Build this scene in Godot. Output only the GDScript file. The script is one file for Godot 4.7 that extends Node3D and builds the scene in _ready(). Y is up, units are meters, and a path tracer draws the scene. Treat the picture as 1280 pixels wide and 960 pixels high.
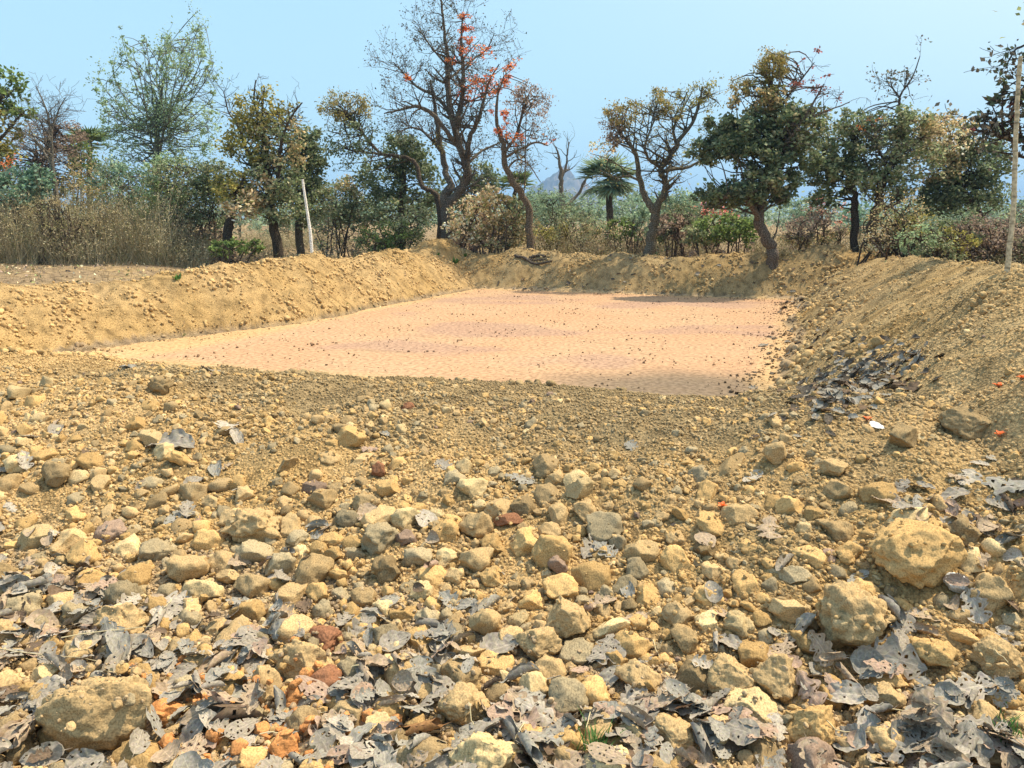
extends Node3D
# A freshly dug pond basin of ochre soil behind a bank of clods and dry leaves, scrub and flame trees beyond.
# x is to the right, d = -z is the distance ahead of the standing place, y is up; metres.

const EYE := Vector3(0, 1.6, 0)
const PITCH := -0.2089
const F := 967.0                       # focal length in pixels of a 1280 x 960 picture

var rng := RandomNumberGenerator.new()
var nz := FastNoiseLite.new()          # broad
var nf := FastNoiseLite.new()          # fine
var nr := FastNoiseLite.new()          # ridged
var M := {}                            # materials
var used_names := {}

# ------------------------------------------------------------------ geometry collector
class Geo:
	var v := PackedVector3Array()
	var n := PackedVector3Array()
	var c := PackedColorArray()
	var t := PackedVector2Array()
	var i := PackedInt32Array()
	var smooth := true

	func tube(pts: PackedVector3Array, rad: PackedFloat32Array, sides: int, col: Color) -> void:
		var m := pts.size()
		var start := v.size()
		var side := Vector3.RIGHT
		for k in m:
			var dir := (pts[mini(k + 1, m - 1)] - pts[maxi(k - 1, 0)]).normalized()
			side = (side - dir * side.dot(dir))
			if side.length() < 0.05:
				side = dir.cross(Vector3(0.3, 0.2, 0.9))
			side = side.normalized()
			var up := dir.cross(side)
			for s in sides:
				var a := TAU * s / sides
				var o := side * cos(a) + up * sin(a)
				v.append(pts[k] + o * rad[k]); n.append(o); c.append(col)
		for k in m - 1:
			for s in sides:
				var a := start + k * sides + s
				var b := start + k * sides + (s + 1) % sides
				i.append_array([a, a + sides, b, b, a + sides, b + sides])

	func leaf(p: Vector3, axis: Vector3, across: Vector3, fold: Vector3, col: Color) -> void:
		var s := v.size()
		v.append(p); v.append(p + axis * 0.45 + across + fold); v.append(p + axis); v.append(p + axis * 0.45 - across + fold)
		for k in 4:
			c.append(col)
		i.append_array([s, s + 1, s + 2, s, s + 2, s + 3])

	func blade(p: Vector3, tip: Vector3, bend: Vector3, w: Vector3, col: Color) -> void:
		var s := v.size()
		var mid := (p + tip) * 0.5 + bend
		v.append(p - w); v.append(p + w); v.append(mid - w * 0.8); v.append(mid + w * 0.8); v.append(tip)
		for k in 5:
			c.append(col)
		i.append_array([s, s + 1, s + 2, s + 1, s + 3, s + 2, s + 2, s + 3, s + 4])

	func mesh() -> ArrayMesh:
		var a := []
		a.resize(Mesh.ARRAY_MAX)
		a[Mesh.ARRAY_VERTEX] = v
		if n.size() == v.size():
			a[Mesh.ARRAY_NORMAL] = n
		if c.size() == v.size():
			a[Mesh.ARRAY_COLOR] = c
		if t.size() == v.size():
			a[Mesh.ARRAY_TEX_UV] = t
		a[Mesh.ARRAY_INDEX] = i
		var m := ArrayMesh.new()
		m.add_surface_from_arrays(Mesh.PRIMITIVE_TRIANGLES, a)
		return m

# ------------------------------------------------------------------ naming helpers
func numbered(called: String) -> String:
	var k: int = used_names.get(called, 0)
	used_names[called] = k + 1
	return called if k == 0 else "%s_%03d" % [called, k]

func tag(o: Node, label: String, category := "", group := "", kind := "") -> void:
	if label: o.set_meta("label", label)
	if category: o.set_meta("category", category)
	if group: o.set_meta("group", group)
	if kind: o.set_meta("kind", kind)

func thing(called: String, label: String, category: String, where: Vector3, group := "") -> Node3D:
	var o := Node3D.new()
	o.name = numbered(called)
	add_child(o)
	o.position = where
	tag(o, label, category, group)
	return o

func obj(called: String, m: Mesh, mat: Material, parent: Node = null) -> MeshInstance3D:
	var o := MeshInstance3D.new()
	o.mesh = m
	o.material_override = mat
	if parent == null:
		o.name = numbered(called)
		add_child(o)
	else:
		o.name = called
		parent.add_child(o, true)
	return o

# ------------------------------------------------------------------ pixels and places
func ray(px: float, py: float) -> Vector3:
	return Vector3((px - 640.0) / F, (480.0 - py) / F, -1.0).rotated(Vector3.RIGHT, PITCH)

func at(px: float, py: float, d: float) -> Vector3:
	var r := ray(px, py)
	return EYE + r * (d / -r.z)

func hit(px: float, py: float) -> Vector3:
	var r := ray(px, py)
	var s := 1.2
	while s < 60.0:
		var p := EYE + r * s
		if p.y < ground(p.x, -p.z):
			break
		s += 0.02 + s * 0.002
	for k in 6:
		var q := EYE + r * s
		s -= (ground(q.x, -q.z) - q.y) * 0.0 + (0.01 if q.y < ground(q.x, -q.z) else -0.004)
	return EYE + r * s

func seen_at(p: Vector3) -> Vector2:
	var q := (p - EYE).rotated(Vector3.RIGHT, -PITCH)
	return Vector2(640.0 + F * q.x / -q.z, 480.0 - F * q.y / -q.z)

# ------------------------------------------------------------------ the lie of the land
func ramp(t: float) -> float:
	t = clampf(t, 0.0, 1.0)
	return 0.45 * t + 0.55 * t * t * (3.0 - 2.0 * t)

func bank(s: float, inner: float, flat: float, outer: float) -> float:
	if s <= 0.0: return 0.0
	if s < inner: return ramp(s / inner)
	if s < inner + flat: return 1.0
	return 1.0 - ramp((s - inner - flat) / outer)

var side_of := 0                       # which bank the last call of ground() found: 0 open ground, 1 near, 2 left, 3 right, 4 far, 5 basin floor

func ground(x: float, d: float) -> float:
	var u := 0.930 * x - 0.366 * d
	var v := 0.366 * x + 0.930 * d
	if absf(u) > 60.0 or absf(v) > 70.0:
		side_of = 0
		return 0.45 * smoothstep(9.0, 14.0, d) + 0.25 * nz.get_noise_2d(x * 0.12, d * 0.12) * smoothstep(60.0, 100.0, absf(d)) + clampf((d - 30.0) * 0.002, 0.0, 1.0)
	var wu := u + 0.22 * nz.get_noise_2d(u * 0.9 + 40.0, v * 0.9)
	var wv := v + 0.22 * nz.get_noise_2d(u * 0.9, v * 0.9 + 70.0)
	var dn := 7.35 - 0.5 * smoothstep(-2.0, -6.0, u) - wv
	var dr := wu + 0.35
	var dl := -8.55 - 0.9 * smoothstep(11.5, 8.0, v) - wu
	var df := wv - 19.1
	var vary := 1.0 + 0.26 * nz.get_noise_2d(u * 1.1 + 11.0, v * 1.1 - 30.0) + 0.10 * nz.get_noise_2d(u * 4.0, v * 4.0 + 9.0)
	var near := 0.0
	if dn > 0.0:
		near = (0.43 + 0.22 * smoothstep(-1.3, 1.2, u) + 0.11 * nz.get_noise_2d(u * 2.4, 3.0) + 0.04 * nz.get_noise_2d(u * 7.0, 30.0)) * bank(dn, 2.55 - 0.9 * smoothstep(-0.8, 1.0, u), 0.5 + 0.8 * smoothstep(-0.8, 1.0, u), 2.0) * smoothstep(-13.0, -10.2, u) * (1.0 - smoothstep(2.5, 6.0, u))
	var left := 0.0
	if dl > 0.0:
		left = vary * (0.76 + 0.24 * smoothstep(17.0, 19.6, v) - 0.14 * smoothstep(14.0, 7.5, v)) * bank(dl, 1.4, 0.25, 1.5) * smoothstep(3.2, 6.5, v) * (1.0 - smoothstep(20.3, 21.8, v))
	var right := 0.0
	if dr > 0.0:
		right = (0.9 + 0.1 * vary) * lerpf(1.22, 0.80, clampf((v - 6.0) / 12.0, 0.0, 1.0)) * bank(dr, 1.75, 0.3, 1.8) * smoothstep(2.0, 5.2, v) * (1.0 - smoothstep(20.0, 21.8, v))
	var far := 0.0
	if df > 0.0:
		far = vary * (0.70 + 0.22 * smoothstep(-1.6, 0.2, u)) * bank(df, 1.15, 0.3, 1.3) * smoothstep(-11.6, -10.0, u) * (1.0 - smoothstep(1.4, 2.8, u))
	var h := maxf(maxf(near, left), maxf(right, far))
	var inside := minf(minf(-dn, -dr), minf(-dl, -df))
	side_of = 0
	if inside > 0.0: side_of = 5
	elif h > 0.04:
		side_of = 1 if h == near else 2 if h == left else 3 if h == right else 4
	var y := h - 0.2 * smoothstep(-0.7, 0.05, inside)
	var beyond := maxf(maxf(dl - 2.6, df - 1.5), dr - 1.9)
	y += 0.45 * smoothstep(0.0, 6.5, beyond) * smoothstep(9.0, 14.0, d)
	var rough := clampf(h * 4.0, 0.0, 1.0)
	y += rough * ((0.05 if side_of == 1 else 0.085) * nz.get_noise_2d(x * 4.0, d * 4.0) + 0.03 * nf.get_noise_2d(x * 5.0, d * 5.0))
	if side_of == 3 and dr < 2.0:
		y += 0.05 * rough * nr.get_noise_2d(v * 4.0 + u * 2.2, u * 0.9)
	elif side_of == 2 or side_of == 4:
		y += 0.03 * rough * nr.get_noise_2d(x * 3.0, d * 3.0)
	if inside > 0.0: y += 0.012 * nz.get_noise_2d(x * 2.5, d * 5.0) * smoothstep(0.0, 0.5, inside)
	y += (0.003 if inside > 0.0 else 0.008) * nf.get_noise_2d(x * 14.0, d * 14.0)
	if side_of == 0:
		y += 0.12 * nz.get_noise_2d(x * 0.6, d * 0.6) * smoothstep(3.0, 12.0, d)
	return y

func soil(x: float, d: float, y: float) -> Color:
	# the colour of the bare earth, with shade painted into one basin corner: basin clay, dug subsoil, damp subsoil, grey topsoil
	var u := 0.930 * x - 0.366 * d
	var v := 0.366 * x + 0.930 * d
	var a := nz.get_noise_2d(x * 1.6 + 5.0, d * 1.6)
	var b := nf.get_noise_2d(x * 1.4, d * 1.4 + 9.0)
	var ochre := Color(0.64, 0.435, 0.205).lerp(Color(0.54, 0.355, 0.15), clampf(0.5 + a, 0.0, 1.0))
	var damp := Color(0.36, 0.265, 0.14)
	var clay := Color(0.50, 0.305, 0.175).lerp(Color(0.51, 0.33, 0.195), clampf(0.5 + a * 1.2, 0.0, 1.0))
	var top := Color(0.40, 0.29, 0.175).lerp(Color(0.50, 0.36, 0.20), clampf(0.5 + b, 0.0, 1.0))
	if side_of == 5:
		var c := clay.lerp(Color(0.46, 0.30, 0.18), 0.22 * clampf(0.5 + nf.get_noise_2d(x * 7.0, d * 7.0) * 1.4, 0.0, 1.0))
		c = c.lerp(Color(0.38, 0.245, 0.18), 0.6 * smoothstep(0.10, 0.42, nz.get_noise_2d(x * 0.9 - 20.0, d * 1.4)))
		# wheel and drag marks across the clay
		var drag := nf.get_noise_2d(u * 0.35 + 3.0, v * 7.0)
		c = c.lerp(Color(0.36, 0.235, 0.135), 0.5 * smoothstep(0.3, 0.5, drag) * smoothstep(-0.2, 0.25, a))
		c = c * (1.0 + 0.06 * nf.get_noise_2d(x * 9.0, d * 9.0))
		# tree shade painted into the clay colour in the near right corner
		var corner_shade := smoothstep(2.3, 0.9, Vector2((u + 0.9) * 0.9, (v - 8.1) * 1.35).length() + 0.5 * a)
		c = c.lerp(Color(0.19, 0.15, 0.105), 0.85 * corner_shade)
		var edge := minf(minf(v - 7.4, 19.1 - v), minf(-0.35 - u, u + 8.55))
		return c.lerp(ochre, 0.6 * (1.0 - smoothstep(0.0, 0.5 + 0.4 * a, edge)))
	if side_of == 0:
		return top.lerp(ochre, 0.4 * smoothstep(0.1, 0.5, b))
	var c2 := ochre
	if side_of == 1:
		var w := smoothstep(3.75, 4.4, v + 0.5 * a) * smoothstep(-6.4, -4.4, u + a) * (1.0 - smoothstep(0.4, 2.4, u + a))
		c2 = c2.lerp(damp, clampf(0.95 * w + 0.5 * smoothstep(0.05, 0.5, b) * smoothstep(-5.0, -2.5, u), 0.0, 0.9))
		c2 = c2.lerp(top, 0.5 * (1.0 - smoothstep(2.2, 3.0, v)))
	elif side_of == 3 or side_of == 4:
		c2 = c2.lerp(Color(0.46, 0.345, 0.18), clampf(0.35 + 0.8 * b, 0.0, 0.85))
	return c2

# ------------------------------------------------------------------ materials
func grain(freq: float, kind: int, octaves: int, size: int, seed_: int) -> Image:
	var f := FastNoiseLite.new()
	f.seed = seed_
	f.noise_type = kind as FastNoiseLite.NoiseType
	f.frequency = freq
	f.fractal_type = FastNoiseLite.FRACTAL_FBM
	f.fractal_octaves = octaves
	if kind == FastNoiseLite.TYPE_CELLULAR:
		f.cellular_return_type = FastNoiseLite.RETURN_DISTANCE
	return f.get_seamless_image(size, size)

func toned(im: Image, contrast: float, bright: float) -> ImageTexture:
	var c: Image = im.duplicate()
	c.convert(Image.FORMAT_RGB8)
	c.adjust_bcs(1.0, contrast, 1.0)
	c.adjust_bcs(bright, 1.0, 1.0)
	return ImageTexture.create_from_image(c)

func rough(color: Color, albedo: Texture2D, relief: Texture2D, per_metre: float, depth_cm: float, tinted: bool) -> StandardMaterial3D:
	var m := StandardMaterial3D.new()
	m.albedo_color = color
	m.albedo_texture = albedo
	m.roughness = 1.0
	m.metallic_specular = 0.12
	m.vertex_color_use_as_albedo = tinted
	m.uv1_triplanar = true
	m.uv1_world_triplanar = true
	m.uv1_scale = Vector3.ONE * per_metre
	if relief and depth_cm > 0.0:
		m.heightmap_enabled = true
		m.heightmap_texture = relief
		m.heightmap_scale = depth_cm
	return m

func lin(r: float, g: float, b: float) -> Color:
	return Color(r, g, b).linear_to_srgb()

func make_materials() -> void:
	var g1 := grain(0.035, FastNoiseLite.TYPE_SIMPLEX_SMOOTH, 5, 1024, 3)
	var g2 := grain(0.05, FastNoiseLite.TYPE_CELLULAR, 4, 1024, 8)
	var gb := grain(0.02, FastNoiseLite.TYPE_SIMPLEX, 5, 512, 21)
	M.soil_tex = toned(g1, 0.55, 1.75)
	M.relief = ImageTexture.create_from_image(g2)
	M.relief_soft = ImageTexture.create_from_image(g1)
	M.soil = rough(Color.WHITE, M.soil_tex, M.relief, 1.3, 1.6, true)
	M.soil.detail_enabled = true
	M.soil.detail_blend_mode = BaseMaterial3D.BLEND_MODE_MUL
	M.soil.detail_albedo = toned(gb, 0.4, 1.9)
	M.soil.detail_uv_layer = BaseMaterial3D.DETAIL_UV_2
	M.soil.uv2_triplanar = true
	M.soil.uv2_world_triplanar = true
	M.soil.uv2_scale = Vector3.ONE * 0.37
	M.bark_tex = toned(grain(0.03, FastNoiseLite.TYPE_SIMPLEX, 5, 512, 5), 0.9, 1.5)
	M.clod_tex = toned(g1, 0.38, 1.85)
	M.grit = rough(Color.WHITE, M.clod_tex, M.relief, 3.2, 0.18, true)
	M.floor = rough(Color.WHITE, toned(grain(0.05, FastNoiseLite.TYPE_SIMPLEX_SMOOTH, 5, 1024, 31), 0.22, 1.85), ImageTexture.create_from_image(grain(0.09, FastNoiseLite.TYPE_SIMPLEX, 3, 512, 33)), 0.23, 0.0, true)
	# clods: their own axes, so that the grain goes with the clod
	var tones := {"ochre": lin(0.65, 0.42, 0.175), "tan": lin(0.59, 0.41, 0.20), "pale": lin(0.74, 0.55, 0.28), "brown": lin(0.40, 0.285, 0.145), "grey-brown": lin(0.43, 0.34, 0.20), "orange": lin(0.72, 0.33, 0.12), "rust-red": lin(0.36, 0.17, 0.09), "mauve": lin(0.36, 0.25, 0.175), "white": lin(0.95, 0.93, 0.86)}
	for k in tones:
		for e in 3:
			var c: Color = (tones[k] as Color).srgb_to_linear() * [0.88, 1.06, 0.68][e]
			var m := rough(c.linear_to_srgb(), M.clod_tex, M.relief, 3.2, 0.20 if k not in ["white", "mauve", "rust-red"] else 0.08, false)
			M["clod " + k + ["", "1", "2"][e]] = m
	# bark
	M.bark = rough(Color.WHITE, M.bark_tex, M.bark_tex, 2.0, 3.0, true)
	M.leafage = StandardMaterial3D.new()
	M.leafage.vertex_color_use_as_albedo = true
	M.leafage.roughness = 0.6
	M.leafage.metallic_specular = 0.3
	M.leafage.backlight_enabled = true
	M.leafage.backlight = Color(0.9, 0.9, 0.9)
	M.straw = StandardMaterial3D.new()
	M.straw.vertex_color_use_as_albedo = true
	M.straw.roughness = 0.9
	M.straw.metallic_specular = 0.15
	M.petal = StandardMaterial3D.new()
	M.petal.vertex_color_use_as_albedo = true
	M.petal.roughness = 0.7
	M.petal.backlight_enabled = true
	M.petal.backlight = Color(0.6, 0.6, 0.6)
	# dry leaves: veins, mottles and specks printed on the blade
	var im := Image.create(192, 256, false, Image.FORMAT_RGB8)
	var sp := FastNoiseLite.new(); sp.frequency = 0.03; sp.fractal_octaves = 4; sp.seed = 77
	for y in 256:
		for x in 192:
			var s := x / 95.5 - 1.0
			var t := y / 255.0
			var g := 0.82 + 0.15 * sp.get_noise_2d(x, y)
			var vein := absf(fposmod(t * 7.0 - absf(s) * 2.4, 1.0) - 0.5)
			g += 0.10 * smoothstep(0.08, 0.0, vein) + 0.16 * smoothstep(0.05, 0.0, absf(s))
			if sp.get_noise_2d(x * 4.0 + 900.0, y * 4.0) > 0.50: g *= 0.6
			im.set_pixel(x, y, Color(g, g * (0.985 + 0.03 * sp.get_noise_2d(x + 400.0, y)), g * (0.97 + 0.06 * sp.get_noise_2d(x, y + 400.0))))
	var veins := ImageTexture.create_from_image(im)
	var leaf_tones := {"grey": lin(0.43, 0.385, 0.31), "blue-grey": lin(0.41, 0.39, 0.33), "pale grey": lin(0.58, 0.52, 0.42), "tan": lin(0.54, 0.42, 0.29), "pinkish tan": lin(0.55, 0.40, 0.295), "dark brown": lin(0.22, 0.16, 0.11), "charcoal": lin(0.19, 0.165, 0.13), "rust-brown": lin(0.38, 0.21, 0.095)}
	for k in leaf_tones:
		var m := StandardMaterial3D.new()
		m.albedo_color = leaf_tones[k]
		m.albedo_texture = veins
		m.roughness = 0.95
		m.metallic_specular = 0.08
		m.backlight_enabled = true
		m.backlight = Color(0.15, 0.15, 0.15)
		M["leaf " + k] = m
	M.leaf_tinted = StandardMaterial3D.new()
	M.leaf_tinted.albedo_texture = veins
	M.leaf_tinted.vertex_color_use_as_albedo = true
	M.leaf_tinted.roughness = 0.95
	M.leaf_tinted.metallic_specular = 0.08
	M.pole = rough(Color.WHITE, toned(gb, 0.3, 1.85), M.relief_soft, 2.0, 0.1, true)

# ------------------------------------------------------------------ ground, basin and banks as one sheet cut by region
func spaced(points: Array) -> PackedFloat32Array:   # [from, step, to, step, to ...] with the step growing evenly between
	var out := PackedFloat32Array()
	var x: float = points[0]
	var k := 1
	while k + 1 < points.size():
		var a: float = points[k]
		var to: float = points[k + 1]
		var b: float = points[k + 2] if k + 2 < points.size() else a
		var from := x
		while x < to - 1e-4:
			out.append(x)
			x += lerpf(a, b, clampf((x - from) / (to - from), 0.0, 1.0))
		x = to
		k += 2
	out.append(x)
	return out

func make_land() -> void:
	var half := spaced([0.0, 0.035, 4.5, 0.045, 9.0, 0.12, 16.0, 0.5, 40.0, 4.0, 200.0, 60.0, 2600.0, 400.0])
	var xs := PackedFloat32Array()
	for k in range(half.size() - 1, 0, -1):
		xs.append(-half[k])
	xs.append_array(half)
	var ds := spaced([-60.0, 8.0, -6.0, 0.5, 1.2, 0.05, 1.8, 0.03, 6.5, 0.05, 14.0, 0.08, 23.0, 0.12, 30.0, 0.8, 70.0, 4.0, 300.0, 60.0, 3000.0, 400.0])
	var w := xs.size()
	var n := ds.size()
	var ys := PackedFloat32Array(); ys.resize(w * n)
	var sides := PackedByteArray(); sides.resize(w * n)
	var cols := PackedColorArray(); cols.resize(w * n)
	for j in n:
		for k in w:
			var y := ground(xs[k], ds[j])
			ys[j * w + k] = y
			sides[j * w + k] = side_of
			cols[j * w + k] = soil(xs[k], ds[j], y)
	var regions := []
	for k in 6:
		regions.append(Geo.new())
	var index := []
	for k in 6:
		var a := PackedInt32Array(); a.resize(w * n); a.fill(-1)
		index.append(a)
	for j in n - 1:
		for k in w - 1:
			var q := j * w + k
			var r := sides[q]
			var g: Geo = regions[r]
			var ix: PackedInt32Array = index[r]
			var got := [0, 0, 0, 0]
			for e in 4:
				var p: int = [q, q + 1, q + w, q + w + 1][e]
				if ix[p] < 0:
					ix[p] = g.v.size()
					var pj := p / w
					var pk := p % w
					var k0 := maxi(pk - 1, 0); var k1 := mini(pk + 1, w - 1); var j0 := maxi(pj - 1, 0); var j1 := mini(pj + 1, n - 1)
					var sx := (ys[pj * w + k1] - ys[pj * w + k0]) / (xs[k1] - xs[k0])
					var sd := (ys[j1 * w + pk] - ys[j0 * w + pk]) / (ds[j1] - ds[j0])
					g.v.append(Vector3(xs[pk], ys[p], -ds[pj]))
					g.n.append(Vector3(-sx, 1.0, sd).normalized())
					g.c.append(cols[p])
				got[e] = ix[p]
			index[r] = ix
			g.i.append_array([got[0], got[2], got[1], got[1], got[2], got[3]])
	var what := [["ground", "grey-brown open ground with dry litter around the dug pond"], ["earth_bank", "near earth bank strewn with ochre clods and dry leaves"], ["earth_bank", "long low ochre bank along the left of the basin"], ["earth_bank", "steep scraped ochre bank along the right of the basin"], ["earth_bank", "far ochre bank below the trees"], ["basin_floor", "flat pinkish clay floor of the dug pond basin"]]
	for k in 6:
		if regions[k].i.size():
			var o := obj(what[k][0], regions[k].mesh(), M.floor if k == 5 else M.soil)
			tag(o, what[k][1], "", "", "structure")

# ------------------------------------------------------------------ clods
func ico(level: int) -> Array:
	var t := (1.0 + sqrt(5.0)) / 2.0
	var v: Array = []
	for p in [Vector3(-1, t, 0), Vector3(1, t, 0), Vector3(-1, -t, 0), Vector3(1, -t, 0), Vector3(0, -1, t), Vector3(0, 1, t), Vector3(0, -1, -t), Vector3(0, 1, -t), Vector3(t, 0, -1), Vector3(t, 0, 1), Vector3(-t, 0, -1), Vector3(-t, 0, 1)]:
		v.append(p.normalized())
	var f := [[0, 11, 5], [0, 5, 1], [0, 1, 7], [0, 7, 10], [0, 10, 11], [1, 5, 9], [5, 11, 4], [11, 10, 2], [10, 7, 6], [7, 1, 8], [3, 9, 4], [3, 4, 2], [3, 2, 6], [3, 6, 8], [3, 8, 9], [4, 9, 5], [2, 4, 11], [6, 2, 10], [8, 6, 7], [9, 8, 1]]
	for l in level:
		var mid := {}
		var g := []
		for a in f:
			var m := []
			for e in 3:
				var p: int = a[e]
				var q: int = a[(e + 1) % 3]
				var key := mini(p, q) * 100000 + maxi(p, q)
				if not mid.has(key):
					mid[key] = v.size()
					v.append(((v[p] + v[q]) * 0.5).normalized())
				m.append(mid[key])
			g.append([a[0], m[0], m[2]]); g.append([a[1], m[1], m[0]]); g.append([a[2], m[2], m[1]]); g.append([m[0], m[1], m[2]])
		f = g
	return [v, f]

var spheres := []

func clod_mesh(level: int, shape: String, seed_: int) -> ArrayMesh:
	var r := RandomNumberGenerator.new()
	r.seed = 1000 + seed_
	var cuts: Array = []
	var n_cuts: int = {"blocky": 13, "rounded": 9, "flat": 9, "craggy": 12, "long": 10}[shape]
	for k in n_cuts:
		var dir := Vector3(r.randf_range(-1, 1), r.randf_range(-1, 1), r.randf_range(-1, 1)).normalized()
		cuts.append([dir, r.randf_range(0.56, 0.84)])
	var size: Vector3 = {"blocky": Vector3(1, 0.85, 0.92), "rounded": Vector3(1, 0.8, 0.9), "flat": Vector3(1, 0.45, 0.8), "craggy": Vector3(1, 0.82, 0.86), "long": Vector3(1.25, 0.66, 0.72)}[shape]
	var rugged: float = {"blocky": 0.13, "rounded": 0.12, "flat": 0.11, "craggy": 0.20, "long": 0.12}[shape]
	var off := Vector3(r.randf_range(-90, 90), r.randf_range(-90, 90), r.randf_range(-90, 90))
	var g := Geo.new()
	for p: Vector3 in spheres[level][0]:
		var q := p
		for c in cuts:
			var over: float = q.dot(c[0]) - c[1]
			if over > -0.03:
				q -= c[0] * (over if over > 0.03 else (over + 0.03) * (over + 0.03) / 0.12)
		var e := q * 16.0 + off
		q *= 1.0 + rugged * 1.5 * nz.get_noise_3dv(e * 0.35) + rugged * 0.7 * nf.get_noise_3dv(e * 0.45) + 0.075 * nf.get_noise_3dv(e * 1.2)
		g.v.append(q * size)
		g.n.append(Vector3.ZERO)
	for a in spheres[level][1]:
		var fn: Vector3 = (g.v[a[2]] - g.v[a[0]]).cross(g.v[a[1]] - g.v[a[0]])
		for e in 3:
			g.n[a[e]] += fn
		g.i.append_array([a[0], a[2], a[1]])
	# ico faces run counter-clockwise seen from outside; Godot wants clockwise
	for k in g.n.size():
		g.n[k] = -g.n[k].normalized()
		if g.n[k].dot(g.v[k]) < 0.0 and g.n[k].dot(g.v[k].normalized()) < -0.3:
			g.n[k] = -g.n[k]
	return g.mesh()

# surface heights near the viewer, clods included: 1.5 cm cells
const HX0 := -4.6
const HD0 := 1.5
const HS := 0.015
const HW := 614
const HN := 400
var top := PackedFloat32Array()

func top_index(x: float, d: float) -> int:
	var k := int((x - HX0) / HS)
	var j := int((d - HD0) / HS)
	if k < 0 or j < 0 or k >= HW or j >= HN: return -1
	return j * HW + k

func top_at(x: float, d: float) -> float:
	var q := top_index(x, d)
	return top[q] if q >= 0 else ground(x, d)

func stamp(p: Vector3, rx: float, ry: float) -> void:
	var reach := int(rx / HS)
	var k0 := int((p.x - HX0) / HS)
	var j0 := int((-p.z - HD0) / HS)
	for j in range(maxi(0, j0 - reach), mini(HN, j0 + reach + 1)):
		for k in range(maxi(0, k0 - reach), mini(HW, k0 + reach + 1)):
			var e := (Vector2(k - k0, j - j0) * HS / rx).length_squared()
			if e < 1.0:
				var y := p.y + ry * sqrt(1.0 - e) * 0.9
				if y > top[j * HW + k]: top[j * HW + k] = y

var cells := {}
var bare: Array = []                   # the big clods that no leaf covers

func crowded(x: float, d: float, r: float, share: float) -> bool:
	var cx := int(floor(x * 4.0))
	var cd := int(floor(d * 4.0))
	for a in [-1, 0, 1]:
		for b in [-1, 0, 1]:
			for o: Vector3 in cells.get((cx + a) * 1000 + cd + b, []):
				var reach := share * (r + o.z)
				if (o.x - x) * (o.x - x) + (o.y - d) * (o.y - d) < reach * reach: return true
	return false

func remember(x: float, d: float, r: float) -> void:
	var key := int(floor(x * 4.0)) * 1000 + int(floor(d * 4.0))
	if not cells.has(key): cells[key] = []
	cells[key].append(Vector3(x, d, r))

const ORDER := ["first", "second", "third", "fourth", "fifth", "sixth", "seventh", "eighth", "ninth", "tenth", "eleventh", "twelfth", "thirteenth", "fourteenth", "fifteenth", "sixteenth", "seventeenth", "eighteenth", "nineteenth", "twentieth"]
var landmarks: Array = []              # [picture place, short name]
var counted := {}

func whereabouts(p: Vector3) -> String:
	# which landmark, on which side of it, how many-th on that side; filled in from the nearest outwards
	var s := seen_at(p)
	var best := 0
	var near := 1e9
	for k in landmarks.size():
		var e: float = s.distance_to(landmarks[k][0])
		if e < near:
			near = e; best = k
	var to: Vector2 = s - landmarks[best][0]
	var a := rad_to_deg(atan2(to.x, -to.y))
	var side: String = ["behind", "behind and right of", "right of", "in front and right of", "in front of", "in front and left of", "left of", "behind and left of"][int(fposmod(a + 22.5, 360.0) / 45.0)]
	return "%s the %s" % [side, landmarks[best][1]]

func add_labels(list: Array, what: String) -> void:
	# list of [node, place, look]; nearest to its landmark first
	var rows := []
	for e in list:
		var s := seen_at(e[1])
		var near := 1e9
		for l in landmarks:
			near = minf(near, s.distance_to(l[0]))
		rows.append([near, e[0], e[1], e[2]])
	rows.sort_custom(func(a, b): return a[0] < b[0])
	for e in rows:
		var w := whereabouts(e[2])
		var key: String = what + e[3] + w
		var k: int = counted.get(key, 0)
		counted[key] = k + 1
		var label: String = "%s %s %s" % [e[3], what, w] if k == 0 else "%s %s, %s %s" % [e[3], what, ORDER[mini(k, 19)], w]
		e[1].set_meta("label", label)

func heap(holder: Node3D, called: String, m: Mesh, mat: Material, rows: Array) -> void:
	# rows of [Transform3D, Color] as one scattered part
	if rows.is_empty(): return
	var mm := MultiMesh.new()
	mm.transform_format = MultiMesh.TRANSFORM_3D
	mm.use_colors = true
	mm.mesh = m
	mm.instance_count = rows.size()
	for k in rows.size():
		mm.set_instance_transform(k, rows[k][0])
		mm.set_instance_color(k, rows[k][1])
	var o := MultiMeshInstance3D.new()
	o.name = called
	o.multimesh = mm
	o.material_override = mat
	holder.add_child(o, true)
	o.set_meta("kind", "stuff")

func turned(r: float, tilt: float) -> Basis:
	return Basis.from_euler(Vector3(rng.randf_range(-tilt, tilt), rng.randf_range(0, TAU), rng.randf_range(-tilt, tilt))).scaled(Vector3.ONE * r)

func rand_tone() -> String:
	var t := rng.randf()
	return "ochre" if t < 0.32 else "tan" if t < 0.62 else "pale" if t < 0.71 else "brown" if t < 0.84 else "grey-brown" if t < 0.99 else "mauve"

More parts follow.
